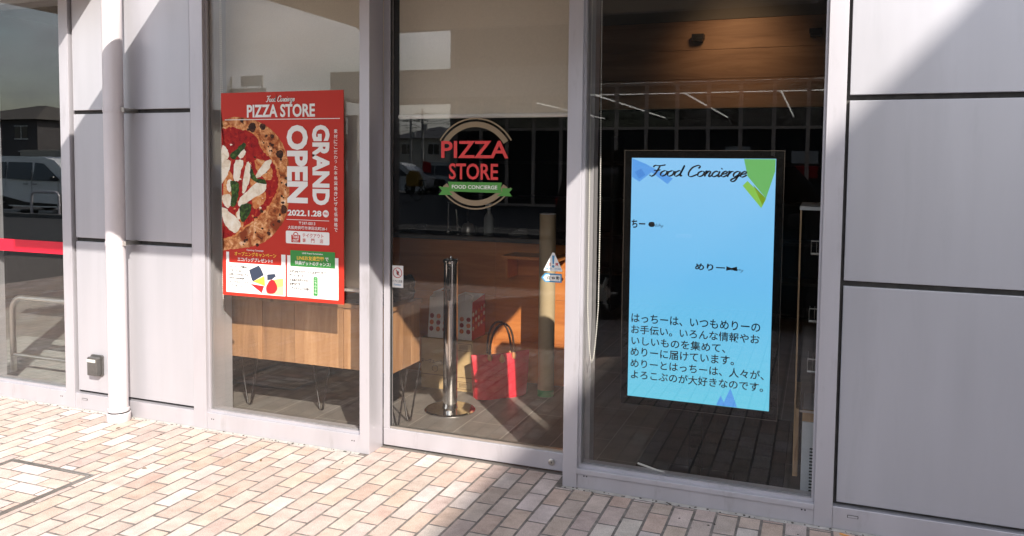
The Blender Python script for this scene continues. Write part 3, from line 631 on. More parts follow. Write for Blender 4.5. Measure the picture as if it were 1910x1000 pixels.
# blinds
def blind(name, label, x0, x1, zb, y):
    t = thing(name, label, 'blind', ((x0 + x1) / 2, y, 2.6))
    m = MB(); N = 2
    m.box((x0, y, zb), (x1, y + .0012, 2.58), FABRIC); m.build('fabric', t)
    MB().lathe([(.008, x0 - .003), (.012, x0), (.012, x1), (.008, x1 + .003)], (0, y, zb), PAPER, 14, 'x').build('bottom_bar', t, smooth=40)
    MB().lathe([(.03, x0 - .015), (.03, x1 + .015)], (0, y + .03, 2.59), WHITEP, 18, 'x').build('roller', t, smooth=40)
    return t
blind('roller_blind', 'cream roller blind pulled most of the way down behind the poster', -3.365, -2.255, .858, .21)
blind('roller_blind', 'cream roller blind half lowered behind the sliding door', -2.187, -1.10, 1.842, .23)
def chain(label, x0, x1, zt, zb, y):
    t = thing('bead_chain', label, 'chain', ((x0 + x1) / 2, y, zb)); xm = (x0 + x1) / 2; BEAD = pm('chain bead', (.78, .78, .74), .35)
    for sgn in (-1, 1):
        m = MB(); N = int((zt - zb) / .011); pts = []
        for i in range(N + 1):
            q = i / N; z = zb + (zt - zb) * q; k = min(1, q * 7) ** .5
            pts.append((xm + sgn * (x1 - x0) / 2 * k + (.004 * math.sin(q * 5) if sgn > 0 else 0), y, z))
        for p in pts: m.lathe([(.0015, -.0036), (.0034, -.0018), (.0034, .0018), (.0015, .0036)], p, BEAD, 6)
        m.tube(pts, .0008, BEAD, 4); m.build('bead_strand', t, smooth=60)
    m = MB().tube([(xm, y, zb), (xm, y, zb - .03)], .002, STEEL, 6).box((xm - .011, y - .006, zb - .085), (xm + .011, y + .006, zb - .028), CLEAR); m.build('weight', t)
chain('white bead chain hanging beside the right window jamb', -1.060, -1.008, 2.6, .60, .12)
chain('white bead chain at the far edge of the poster window', -3.335, -3.322, 2.6, .75, .13)

# sideboard
WA = wood('knotty pine boards', lin(138, 98, 66), lin(170, 128, 90), lin(194, 152, 112), (4, 4, .45), 2.2)
WB = wood('darker pine boards', lin(118, 84, 58), lin(150, 112, 78), lin(172, 132, 96), (4, 4, .45), 2.5)
t = thing('sideboard', 'rustic pine sideboard on black hairpin legs inside the left window', 'sideboard', (-3.0, .45, 0))
x0, x1, y0, y1, z0, z1 = -3.80, -2.262, .285, .63, .372, .735
B((x0, y0 + .02, z0 + .004), (x1 - .014, y1, z1), WB).build('carcass', t, bevel=.002)
xs = [-3.80, -3.52, -3.20, -3.165, -2.93, -2.62, -2.585, -2.42, -2.262]
for i in range(len(xs) - 1):
    w_ = .004 if xs[i + 1] - xs[i] < .05 else 0
    B((xs[i] + .001, y0 - w_ - .0, z0), (xs[i + 1] - .001, y0 + .019, z1), (WA, WB)[i % 2]).build('front_board', t, bevel=.0015)
for i in range(3):
    B((x1 - .013, y0 + .02 + i * .108, z0), (x1, y0 + .127 + i * .108, z1), (WA, WB, WA)[i]).build('side_board', t, bevel=.0015)
B((x0, y0 - .012, z1 + .001), (x1 + .012, y1 + .01, z1 + .025), WB).build('top', t, bevel=.002)
for lx, ly in ((-2.31, .42), (-2.31, .58), (-3.43, .48), (-2.93, .56)):
    s_ = .075
    MB().tube([(lx - s_, ly, z0), (lx - .012, ly, .012), (lx + .0, ly, .006), (lx + .012, ly, .012), (lx + s_, ly, z0)], .006, BLACKP, 8).build('leg', t, smooth=60)
# things on the sideboard
m = MB().box((-2.66, .31, .761), (-2.33, .56, .775), BLACKP); t = thing('laptop', 'closed dark laptop lying on the sideboard beside the poster', 'laptop', (-2.5, .43, .76)); m.build('base', t, bevel=.004)
B((-2.66, .31, .7765), (-2.33, .56, .784), pm('laptop lid', (.03, .03, .034), .3)).build('lid', t, bevel=.003)
CLOTHB = pm('dark cloth', (.02, .019, .02), .9, 0, .3, 30)
m = MB()
for i in range(9):
    a = i / 8; m.tube([(-2.36 + .10 * math.cos(k * .8 + i), .50 + .09 * math.sin(k * .8 + i), .79 + .012 * i + .01 * math.sin(k)) for k in range(8)], .022, CLOTHB, 8)
tag(m.build('folded_cloth', smooth=60), 'crumpled dark cloth heaped at the sideboard end', 'cloth')

# stanchion
t = thing('stanchion', 'polished chrome queue post with round base behind the door', 'stanchion', (-2.178, .89, 0))
MB().lathe([(.046, .012), (.046, .955)], (-2.178, .89, 0), CHROME, 36).build('post', t, smooth=40)
MB().lathe([(.165, 0), (.165, .006), (.155, .014), (.05, .02), (.046, .035)], (-2.178, .89, 0), CHROME, 48).build('base', t, smooth=25)
MB().lathe([(.05, .955), (.051, .96), (.051, .972), (.046, .978)], (-2.178, .89, 0), CHROME, 36).lathe([(.009, .978), (.009, .992), (.005, 1.0)], (-2.178, .89, 0), CHROME, 14).build('cap', t, smooth=30)
m = MB().box((-2.176, .832, .72), (-2.152, .848, .945), BLACKP).box((-2.172, .826, .80), (-2.156, .834, .93), CHROME); m.build('belt_slot', t, bevel=.002)
# cardboard box and bags
CARD = pm('corrugated cardboard', (.48, .34, .165), .85, 0, .08, 12); CINK = pm('brown print', (.10, .06, .035), .8); TAPE = pm('packing tape', (.45, .33, .15), .35)
t = thing('cardboard_box', 'brown cardboard carton on the floor behind the chrome post', 'box', (-2.38, 1.45, 0))
B((-2.60, 1.30, .0), (-2.20, 1.64, .36), CARD).build('carton', t, bevel=.004)
fr = xz(-2.60, 1.2995, .36); m = MB()
m.text(fr, 'ヌーヴェール', (-0, 150, 170, 178), CINK, .0006, .02); m.ring(fr, (110, 215), 20, 24, 0, 360, CINK, .0006); m.rect(fr, 0, 258, 400, 262, CINK, .0006)
for v in (20, 290):
    m.rect(fr, 262, v, 390, v + 3, CINK, .0006); m.rect(fr, 262, v + 50, 390, v + 53, CINK, .0006); m.rect(fr, 262, v, 265, v + 50, CINK, .0006); m.rect(fr, 387, v, 390, v + 50, CINK, .0006)
    for k in range(7): m.rect(fr, 300 + k * 9, v + 10, 304 + k * 9, v + 42, CINK, .0006)
m.build('print', t); MB().box((-2.60, 1.45, .3605), (-2.20, 1.50, .3625), TAPE).build('tape', t)
BAGW = pm('white bag paper', (.86, .84, .82), .6); BAGR = pm('red bag paper', lin(185, 22, 45), .55); DOTR = pm('red dot', lin(150, 30, 35), .6); DOTO = pm('orange dot', lin(215, 110, 45), .6); ROPE = pm('white cord', (.75, .72, .68), .8)
def paper_bag(label, x0, y0, w, d, h, lean, red):
    t = thing('paper_bag', label, 'shopping bag', (x0 + w / 2, y0 + d / 2, .363)); z = .363; T = .0012; k = .008; hd = h + .03
    MB().add([(x0, y0, z), (x0 + w, y0, z), (x0 + w + lean, y0 + k, z + h), (x0 + lean, y0 + k, z + h), (x0, y0 + T, z), (x0 + w, y0 + T, z), (x0 + w + lean, y0 + k + T, z + h), (x0 + lean, y0 + k + T, z + h)], [(0, 1, 2, 3), (5, 4, 7, 6), (0, 3, 7, 4), (1, 5, 6, 2), (3, 2, 6, 7)], BAGW).build('front_panel', t)
    MB().add([(x0 + w, y0, z), (x0 + w, y0 + d, z), (x0 + w + lean, y0 + d - k, z + hd), (x0 + w + lean, y0 + k, z + h)], [(0, 1, 2, 3)], BAGR if red else BAGW).build('side_panel', t)
    MB().add([(x0, y0, z), (x0, y0 + d, z), (x0 + lean, y0 + d - k, z + hd), (x0 + lean, y0 + k, z + h)], [(0, 1, 2, 3)], BAGW).add([(x0, y0 + d, z), (x0 + w, y0 + d, z), (x0 + w + lean, y0 + d - k, z + hd), (x0 + lean, y0 + d - k, z + hd)], [(0, 1, 2, 3)], BAGW).add([(x0, y0, z), (x0 + w, y0, z), (x0 + w, y0 + d, z), (x0, y0 + d, z)], [(0, 1, 2, 3)], BAGW).build('back_panel', t)
    m = MB(); f = lambda u, v, q=0: (x0 + u * w + lean * (1 - v) , y0 - .001 - q + k * (1 - v), z + (1 - v) * h)
    cs = (DOTR, DOTO)
    for i in range(3):
        for j in range(3):
            m.poly(f, [((i + .5) / 3 + .105 * math.cos(a * .5236), .46 + j * .16 + .062 * math.sin(a * .5236)) for a in range(12)], cs[(i + j) % 2], .0003)
    if red:
        g = lambda u, v, q=0: (x0 + w + .001 + q + lean * (1 - v), y0 + u * d, z + (1 - v) * h)
        for i in range(5):
            for j in range(3): m.poly(g, [((i + .5) / 5 + .075 * math.cos(a * .5236), .33 + j * .19 - .03 * i + .06 * math.sin(a * .5236)) for a in range(12)], (PAPER, DOTO, BAGW)[(i * 2 + j) % 3], .0003)
    m.build('dot_print', t)
    hz = z + h
    MB().tube([(x0 + w * .2 + lean, y0 + .01, hz - .02), (x0 + w * .15 + lean, y0 + .03, hz + .03), (x0 + w * .5 + lean, y0 + .07, hz + .055), (x0 + w * .9 + lean, y0 + .05, hz + .035), (x0 + w * .82 + lean, y0 + .01, hz - .02)], .0075, ROPE, 8).build('handle', t, smooth=60)
paper_bag('white paper shopping bag with red dots left of the chrome post', -2.552, 1.305, .155, .12, .285, .012, False)
paper_bag('white and red paper shopping bag with cord handle right of the chrome post', -2.372, 1.315, .155, .24, .265, 0, True)
# tote bag
TR = pm('red nylon', lin(205, 25, 48), .5, 0, .12, 14, .5, 30); LEA = pm('brown leather', (.07, .035, .02), .5); TAN = pm('tan leather', lin(200, 140, 90), .5)
t = thing('tote_bag', 'red nylon tote bag with brown leather handles on the floor', 'bag', (-1.98, 1.3, 0))
A, Bp = Vector((-2.135, 1.19, 0)), Vector((-1.875, 1.46, 0)); ax = (Bp - A).normalized(); nx = Vector((ax.y, -ax.x, 0)); vs = []; fs = []
NU, NV = 28, 14
for side in (1, -1):
    for j in range(NV + 1):
        v = j / NV
        for i in range(NU + 1):
            u = i / NU; spread = (u - .5) * (1 + .16 * v) + .5
            th = (.065 * (1 - v) ** .6 + .012) * (1 - abs(2 * u - 1) ** 4 * .6) + .004 * math.sin(11 * u + 5 * v) * (1.1 - v) + .0012 * math.sin(23 * u - 7 * v)
            p = A + ax * spread * (Bp - A).length + nx * side * th; vs.append((p.x, p.y, .30 * v + .012 * math.sin(PI * u) * v * -1))
def idx(s_, i, j): return s_ * (NU + 1) * (NV + 1) + j * (NU + 1) + i
for s_ in (0, 1):
    for j in range(NV):
        for i in range(NU): fs.append((idx(s_, i, j), idx(s_, i + 1, j), idx(s_, i + 1, j + 1), idx(s_, i, j + 1)))
for j in range(NV):
    for i in (0, NU): fs.append((idx(0, i, j), idx(0, i, j + 1), idx(1, i, j + 1), idx(1, i, j)))
for i in range(NU): fs.append((idx(0, i, 0), idx(1, i, 0), idx(1, i + 1, 0), idx(0, i + 1, 0)))
MB().add(vs, fs, TR).build('body', t, smooth=50)
for s_ in (1, -1):
    pts = []
    for k in range(13):
        a = PI * k / 12; p = A + ax * (Bp - A).length * (.5 - .24 * math.cos(a)) + nx * s_ * (.02 + .02 * math.sin(a)); pts.append((p.x, p.y, .285 + .22 * math.sin(a) ** .8))
    MB().tube(pts, .0075, LEA, 8).build('handle', t, smooth=60)
    for q in (.26, .74):
        p = A + ax * (Bp - A).length * q + nx * s_ * .026; MB().lathe([(.012, -.02), (.018, 0), (.012, .022)], (p.x, p.y, .275), TAN, 10).build('handle_tab', t, smooth=60)
p = A + ax * (Bp - A).length * .5 + nx * .03; MB().lathe([(.004, -.03), (.022, -.015), (.02, .0), (.008, .03)], (p.x, p.y, .26), TAN, 12).build('flap', t, smooth=60)
# cardboard tube
TUBE = pm('kraft tube', (.42, .33, .20), .7, 0, .04, 5); GRNT = pm('green tape', (.05, .30, .12), .5)
t = thing('cardboard_tube', 'tall beige cardboard tube with green taped foot standing by counter', 'tube', (-1.716, 1.45, 0))
MB().lathe([(.056, 0.045), (.056, 1.25)], (-1.716, 1.45, 0), TUBE, 32).build('tube', t, smooth=40)
MB().lathe([(.0568, 0), (.0568, .045)], (-1.716, 1.45, 0), GRNT, 32).build('tape_band', t, smooth=40)
MB().lathe([(.052, 1.2505), (.056, 1.251), (.056, 1.255), (.05, 1.256)], (-1.716, 1.45, 0), WHITEP, 32).build('end_cap', t, smooth=40)
# counter
WC = wood('counter oak', lin(186, 110, 56), lin(205, 128, 68), lin(218, 144, 80), (.6, 4, 7), 2.2, .45, False); WD = wood('dark oak', lin(60, 36, 22), lin(88, 55, 33), lin(110, 72, 45), (1.5, 6, 12), 2.5, .5, False)
t = thing('counter', 'long wood faced serving counter with dark top behind the door', 'counter', (-2.2, 2, 0))
zz = [0, .30, .62, 1.02]
for i in range(3):
    xx = [-3.84, -3.0, -2.2, -1.62]
    for j in range(3): B((xx[j] + .0008, 1.70, zz[i] + .0008), (xx[j + 1] - .0008, 1.72, zz[i + 1] - .0008), WC).build('front_panel', t, bevel=.001)
B((-3.84, 1.721, 0), (-1.62, 2.3, 1.02), WD).build('carcass', t)
B((-3.84, 1.66, 1.021), (-1.60, 2.34, 1.06), pm('dark worktop', (.03, .022, .018), .25)).build('worktop', t, bevel=.002)
sh = MB().box((-2.05, 1.44, .93), (-1.63, 1.695, .952), WC).box((-2.03, 1.46, .79), (-2.012, 1.69, .929), WC).box((-2.01, 1.66, .79), (-1.66, 1.678, .929), WC)
sh.build('bag_shelf', t, bevel=.001)
# items on the counter
def onc(x, y): return (x, y, 1.0605)
t = thing('spray_bottle', 'translucent white spray bottle standing on the counter', 'bottle', onc(-2.36, 1.95))
MB().lathe([(.036, 0), (.038, .01), (.038, .11), (.03, .135), (.014, .155), (.013, .18)], onc(-2.36, 1.95), pm('frosted plastic', (.45, .48, .47), .4), 24).build('body', t, smooth=50)
MB().lathe([(.015, .18), (.015, .2), (.011, .202)], onc(-2.36, 1.95), WHITEP, 16).box((-2.385, 1.938, 1.262), (-2.345, 1.962, 1.285), WHITEP).build('spray_head', t, smooth=40)
t = thing('coffee_dripper', 'slim steel dripper column standing on the counter', 'dripper', onc(-2.68, 1.9))
MB().lathe([(.04, 0), (.04, .006), (.012, .02), (.008, .10), (.008, .22), (.016, .225), (.016, .232)], onc(-2.68, 1.9), CHROME, 20).build('column', t, smooth=40)
MB().tube([(-2.60, 1.9, 1.075), (-2.61, 1.9, 1.2), (-2.615, 1.9, 1.235)], .009, CHROME, 10).build('side_tube', t, smooth=60)
t = thing('kettle', 'small steel pouring kettle with long spout on the counter', 'kettle', onc(-2.52, 1.92))
MB().lathe([(.05, 0), (.052, .01), (.04, .06), (.03, .07), (.006, .075), (.006, .085)], onc(-2.52, 1.92), STEEL, 22).build('pot', t, smooth=50)
MB().tube([(-2.565, 1.92, 1.08), (-2.60, 1.92, 1.10), (-2.62, 1.92, 1.14)], .006, STEEL, 8).build('spout', t, smooth=60); MB().tube([(-2.475, 1.92, 1.12), (-2.44, 1.92, 1.11), (-2.45, 1.92, 1.07)], .005, BLACKP, 8).build('handle', t, smooth=60)
for i, (x, lab, mat_, h) in enumerate(((-2.95, 'blue cloth bundle on the counter at the left', pm('blue cloth', (.03, .04, .09), .9), .05), (-2.1, 'pale folded towel on the counter near the tube', pm('pale towel', (.3, .29, .27), .9), .045))):
    m = MB()
    for k in range(4): m.lathe([(.07 - .012 * k, k * h / 4), (.075 - .012 * k, (k + .5) * h / 4), (.065 - .012 * k, (k + 1) * h / 4)], onc(x + .012 * k, 1.9), mat_, 18)
    tag(m.build('folded_towel', smooth=60), lab, 'towel')
# back of shop: bulkhead, shelves
WBULK = wood('bulkhead planks', lin(138, 108, 86), lin(166, 134, 108), lin(188, 155, 126), (.5, 3, 5), 2.2, .55, False)
t = thing('wood_bulkhead', 'wide horizontal plank bulkhead under the shop ceiling', 'bulkhead', (-1.2, 3.55, 2.1))
for i in range(3): B((-3.84, 3.5, 2.10 + i * .255), (1.29, 3.56, 2.352 + i * .255), WBULK).build('plank', t, bevel=.001)
B((-3.84, 3.5, 2.866), (1.29, 3.56, 3.19), pm('grey drop panel', (.16, .155, .14), .8)).build('upper_panel', t)
for i, x in enumerate((-1.97, -1.02, -.062)):
    s_ = MB().box((x - .05, 3.40, 2.70), (x + .05, 3.499, 2.735), BLACKP).box((x - .042, 3.40, 2.672), (x + .042, 3.48, 2.6995), BLACKP)
    tag(s_.build('spotlight_fitting', smooth=40), ('small black spotlight box on the bulkhead behind the bead chain', 'middle black spotlight box on the wooden bulkhead', 'small black spotlight box at the right end of bulkhead')[i], 'spotlight', 'spotlights on the bulkhead')
ld = bpy.data.lights.new('bulkhead_spot', 'SPOT'); ld.energy = 6; ld.color = (1, .62, .34); ld.spot_size = math.radians(88); ld.spot_blend = 1; ld.shadow_soft_size = .12
lo = bpy.data.objects.new('bulkhead_spot', ld); COL.objects.link(lo); lo.location = (-.72, 2.75, 2.95); lo.rotation_mode = 'QUATERNION'; lo.rotation_quaternion = Vector((0, .8, -.42)).to_track_quat('-Z', 'Y')
t = thing('back_shelf', 'dark shelving unit with small goods at the back of the shop', 'shelf', (-1.5, 4.9, 0))
DW = pm('dark shelf', (.03, .028, .026), .6)
for z in (.4, .8, 1.2, 1.6): B((-3.8, 4.75, z), (1.2, 5.15, z + .03), DW).build('shelf_board', t)
for x in (-3.8, -2.1, -.45, 1.17): B((x, 4.74, 0), (x + .03, 5.18, 1.9), DW).build('upright', t)

# ------------------------------------------------------------------ signage display
e = 1 / 2 ** SC.view_settings.exposure
SCR = em('screen blue', lin(122, 200, 250), e * 1.12)
n = SCR.node_tree.nodes; l = SCR.node_tree.links; tcn = n.new('ShaderNodeTexCoord'); sx_ = n.new('ShaderNodeSeparateXYZ'); rr_ = n.new('ShaderNodeMapRange'); rr_.inputs[1].default_value = .45; rr_.inputs[2].default_value = 1.62
cr_ = n.new('ShaderNodeValToRGB'); cr_.color_ramp.elements[0].color = (*lin(108, 206, 236), 1); cr_.color_ramp.elements[1].color = (*lin(138, 202, 252), 1); q_ = cr_.color_ramp.elements.new(.5); q_.color = (*lin(112, 195, 248), 1)
l.new(tcn.outputs['Object'], sx_.inputs[0]); l.new(sx_.outputs['Z'], rr_.inputs[0]); l.new(rr_.outputs[0], cr_.inputs[0]); l.new(cr_.outputs[0], n['Principled BSDF'].inputs['Emission Color'])
S_BL = em('screen mid blue', lin(88, 160, 240), e * 1.1); S_B2 = em('screen deep blue', lin(70, 140, 225), e * 1.1)
S_GR = em('screen green', lin(110, 190, 105), e); S_LM = em('screen lime', lin(140, 205, 80), e); S_OL = em('screen olive', lin(125, 165, 20), e); S_K = em('screen black', (.003, .004, .006), e)
t = thing('signage_display', 'tall glowing blue digital sign standing close behind the right window', 'display', (-.52, .16, 1.04))
fr = xz(-.8515, .129, 1.6222, .00097)
m = MB().slab(fr, [(-36, -37), (724, -37), (724, 1250), (-36, 1250)], pm('display bezel', (.003, .003, .003), .6, spec=.05), -.055, 0); m.build('housing', t, bevel=.003)
m = MB()
for a in ((-38, -39, 726, -36.5), (-38, 1249.5, 726, 1252), (-38, -36.4, -35.5, 1249.4), (723.5, -36.4, 726, 1249.4)): m.slab(fr, [(a[0], a[1]), (a[2], a[1]), (a[2], a[3]), (a[0], a[3])], pm('bezel trim', (.05, .042, .036), .4, .2), -.01, .002)
m.build('trim', t)
m = MB().rect(fr, 0, 0, 687, 1207, SCR, .001); m.build('screen', t)
K = .0016
MB().poly(fr, [(2, 2), (72, 30), (206, 100), (180, 128), (100, 70), (40, 118), (2, 95)], S_BL, K).poly(fr, [(16, 70), (48, 52), (70, 84), (38, 104)], S_B2, K + .0003).build('blue_shape', t)
MB().poly(fr, [(541, 2), (685, 2), (684, 60), (646, 188), (559, 83)], S_GR, K).poly(fr, [(538, 129), (560, 106), (646, 192), (626, 234)], S_LM, K + .0003).poly(fr, [(586, 124), (646, 188), (631, 221)], S_OL, K + .0006).build('green_shape', t)
MB().poly(fr, [(461, 1154), (440, 1205), (484, 1205)], S_BL, K).poly(fr, [(506, 1114), (469, 1205), (540, 1205)], S_BL, K + .0002).poly(fr, [(476, 1188), (469, 1205), (484, 1205)], S_B2, K + .0004).build('mountain_shape', t)
K = .0026
MB().brush(fr, 'Food Concierge', (90, 33, 556, 110), S_K, 4.4, K).build('title_lettering', t)
m = MB().text(fr, 'ちー', (5, 308, 74, 350), S_K, K, .03)
m.poly(fr, wob([(92, 322), (100, 318), (114, 318), (119, 322), (122, 335), (114, 342), (98, 342), (90, 334)], .3, 3), S_K, K); m.brush(fr, 'tchy', (124, 322, 164, 346), S_K, .9, K).build('name_lettering', t)
m = MB().text(fr, 'めりー', (324, 512, 466, 546), S_K, K, .03)
m.poly(fr, [(473, 520), (497, 527), (522, 519), (524, 541), (498, 535), (472, 541)], S_K, K); m.brush(fr, 'merry', (496, 524, 552, 546), S_K, .9, K).build('name_lettering', t)
m = MB()
for i, (q, u0, u1) in enumerate((('はっちーは、いつもめりーの', 13, 637), ('お手伝い。いろんな情報やお', 13, 636), ('いしいものを集めて、', 15, 478), ('めりーに届けています。', 12, 520), ('めりーとはっちーは、人々が、', 13, 660), ('よろこぶのが大好きなのです。', 16, 658))):
    m.text(fr, q, (u0, 783 + 57.6 * i, u1, 829 + 57.6 * i), S_K, K, .014)
m.build('body_lettering', t)
MB().box((-.55, .15, .03), (-.49, .172, .6), pm('stand black', (.004, .004, .004), .8, spec=.1)).box((-.68, .15, .008), (-.36, .42, .03), BLACKP).build('floor_stand', t, bevel=.003)

# ------------------------------------------------------------------ display case by the right window
t = thing('display_case', 'tall clear display case with white vented base beside the blue sign', 'display case', (.1, .5, 0))
PALEW = wood('pale ply', lin(150, 120, 90), lin(180, 150, 115), lin(200, 172, 138), (6, 6, .8), 3, .5, False)
cx0, cx1, cy0, cy1 = -.075, .62, .25, .78
B((cx0 + .035, cy0, .02), (cx1, cy1, .385), pm('white enamel', (.62, .65, .68), .35)).build('base', t, bevel=.003)
m = MB()
for i in range(15): m.box((cx0 + .072, cy0 - .003, .04 + i * .0155), (cx0 + .105, cy0 + .0, .046 + i * .0155), BLACKP)
m.build('vent', t)
B((cx0, cy0 + .02, .11), (cx0 + .02, cy1, .44), PALEW).build('side_board', t, bevel=.002)
B((cx0 + .002, cy0 + .02, .441), (cx0 + .007, cy1, 1.385), CLEAR).build('side_glass', t)
B((cx0 + .035, cy0 + .005, .386), (cx1, cy0 + .02, .44), PALEW).build('front_board', t)
B((cx0 + .022, cy0, .441), (cx1, cy0 + .005, 1.385), CLEAR).build('front_glass', t)
m = MB().box((cx0 - .004, cy0 - .004, 1.386), (cx1, cy1, 1.402), pm('case trim', (.6, .63, .64), .3)).box((cx0 - .002, cy0 - .004, .12), (cx0 + .005, cy0 + .012, 1.385), PALEW).box((cx0 + .022, cy0 - .003, .43), (cx1, cy0 - .0005, .4405), STEEL)
m.build('trim', t)
for z in (.62, .86, 1.18):
    m = MB().tube([(cx0 + .05, cy0 + .03, z), (cx1 - .02, cy0 + .03, z)], .006, STEEL, 6).tube([(cx0 + .05, cy0 + .03, z + .06), (cx1 - .02, cy0 + .03, z + .06)], .003, STEEL, 6)
    for k in range(26): xx = cx0 + .05 + k * .024; m.tube([(xx, cy0 + .03, z), (xx, cy0 + .03, z + .06)], .0015, STEEL, 5).tube([(xx, cy0 + .03, z), (xx, cy1 - .05, z)], .0015, STEEL, 5)
    m.build('wire_rack', t)
tag(MB().tube([(-.80, .165, .104), (-.655, .088, .104)], .005, PAPER, 8).build('white_stick'), 'thin white stick leaning on the sill inside right window', 'stick')

# ------------------------------------------------------------------ across the car park (seen mirrored in the glass)
def car(name, label, loc, prof, belt, W_, paint, wheels, wr, wins, flip=False, extras=None, group=None):
    t = thing(name, label, 'car', loc, group); X, Y, Z = loc
    sx = -1 if flip else 1
    def ins(z): return max(0, z - belt) * .22
    n_ = len(prof); vs = []
    for s_ in (-1, 1):
        for (x, z) in prof: vs.append((X + sx * x, Y + s_ * (W_ / 2 - ins(z)), Z + z))
    fs = [tuple(range(n_)), tuple(range(2 * n_ - 1, n_ - 1, -1))] + [(i, (i + 1) % n_, n_ + (i + 1) % n_, n_ + i) for i in range(n_)]
    MB().add(vs, fs, paint).build('body', t, bevel=.045, seg=3, smooth=50)
    GLS = CARGLASS
    for k, poly_ in enumerate(wins):
        for s_ in (-1, 1):
            fr_ = lambda u, v, w: (X + sx * u, Y + s_ * (W_ / 2 - ins(v) + .004 + w), Z + v)
            MB().slab(fr_, poly_, GLS, 0, .006).build('side_window', t)
    for x in wheels:
        for s_ in (-1, 1):
            yo = Y + s_ * (W_ / 2 - .1)
            w_ = MB().lathe([(wr * .66, -.105 * s_), (wr * .96, -.105 * s_), (wr, -.07 * s_), (wr, .07 * s_), (wr * .96, .105 * s_), (wr * .66, .11 * s_)], (X + sx * x, yo, Z + wr), RUBBER, 28, 'y').build('wheel', t, smooth=40)
            rm = MB().lathe([(.05, .112 * s_), (wr * .64, .105 * s_)], (X + sx * x, yo, Z + wr), STEEL, 20, 'y')
            for k in range(5): a = k * 1.2566; rm.tube([(X + sx * x, yo + .116 * s_, Z + wr), (X + sx * x + wr * .6 * math.cos(a), yo + .114 * s_, Z + wr + wr * .6 * math.sin(a))], .02, STEEL, 6)
            rm.build('rim', w_, smooth=40)
            MB().lathe([(wr * 1.12, .0), (wr * 1.12, .012)], (X + sx * x, Y + s_ * (W_ / 2) - (.006 if s_ > 0 else .006), Z + wr + .02), BLACKP, 28, 'y').build('wheel_arch', t)
    if extras: extras(t, X, Y, Z, sx, W_)
    return t
CARGLASS = pm('car glass', (.012, .016, .018), .06, 0, spec=.8)
PW = pm('white car paint', (.86, .86, .86), .22, 0, spec=.6); PBK = pm('dark brown paint', (.022, .016, .014), .15, .2, spec=.6); PBL = pm('navy paint', (.02, .028, .05), .18, .2); PSV = pm('silver paint', (.42, .43, .44), .25, .5)
van_prof = [(-2.13, .35), (-2.16, .85), (-2.08, 1.25), (-1.92, 1.62), (-1.7, 1.68), (.2, 1.66), (.75, 1.55), (1.45, 1.03), (2.0, .9), (2.14, .62), (2.12, .3), (1.75, .24), (-1.8, .24)]
vw = [[(-1.86, 1.05), (-1.7, 1.52), (-1.22, 1.54), (-1.2, 1.04)], [(-1.12, 1.03), (-1.14, 1.54), (-.12, 1.53), (-.08, 1.0)], [(.0, 1.0), (-.02, 1.53), (.35, 1.5), (1.08, 1.05), (1.02, .98)]]
def van_x(t, X, Y, Z, sx, W_):
    for x in (-1.16, -.04, 1.05):
        m = MB()
        for s_ in (-1, 1): m.box((X + sx * x - .006, Y + s_ * (W_ / 2 + .001) - .003, Z + .32), (X + sx * x + .006, Y + s_ * (W_ / 2 + .001) + .003, Z + .98), BLACKP)
        m.build('door_gap', t)
    for x in (-.28, .1):
        for s_ in (-1, 1): B((X + sx * x - .09, Y + s_ * (W_ / 2 + .012) - .012, Z + .86), (X + sx * x + .09, Y + s_ * (W_ / 2 + .012) + .012, Z + .9), PSV).build('door_handle', t, bevel=.006)
    for s_ in (-1, 1):
        B((X + sx * .98 - .06, Y + s_ * (W_ / 2 + .12) - .09, Z + 1.0), (X + sx * .98 + .06, Y + s_ * (W_ / 2 + .12) + .07, Z + 1.13), BLACKP).build('wing_mirror', t, bevel=.03)
        MB().slab(lambda u, v, w: (X + sx * u, Y + s_ * (W_ / 2 + .004 + w), Z + v), [(-1.3, .24), (-1.2, .5), (-.3, .34), (1.2, .3), (1.2, .24)], BLACKP, 0, .006).build('side_skirt', t)
        B((X + sx * 1.86, Y + s_ * (W_ / 2 - .2) - .16, Z + .68), (X + sx * 2.13, Y + s_ * (W_ / 2 - .2) + .16, Z + .84), WHITEP).build('headlight', t, bevel=.03)
        B((X + sx * -2.17, Y + s_ * (W_ / 2 - .12) - .06, Z + .85), (X + sx * -2.05, Y + s_ * (W_ / 2 - .12) + .06, Z + 1.15), pm('tail lamp', (.4, .02, .02), .2)).build('tail_light', t, bevel=.02)
car('parked_minivan', 'white minivan parked side on beside the silver bike hoop', (-22.05, -14.35, -.012), van_prof, .98, 1.69, PW, (-1.36, 1.39), .315, vw, extras=van_x)
kei_prof = [(-1.68, .35), (-1.70, .9), (-1.62, 1.4), (-1.5, 1.66), (-1.3, 1.71), (.35, 1.70), (.62, 1.62), (1.12, 1.08), (1.6, .95), (1.70, .7), (1.68, .3), (1.4, .24), (-1.4, .24)]
kw = [[(-1.5, 1.05), (-1.42, 1.55), (-.98, 1.57), (-.98, 1.04)], [(-.92, 1.04), (-.92, 1.58), (-.2, 1.58), (-.18, 1.02)], [(-.1, 1.02), (-.12, 1.57), (.3, 1.55), (.82, 1.08), (.8, 1.0)]]
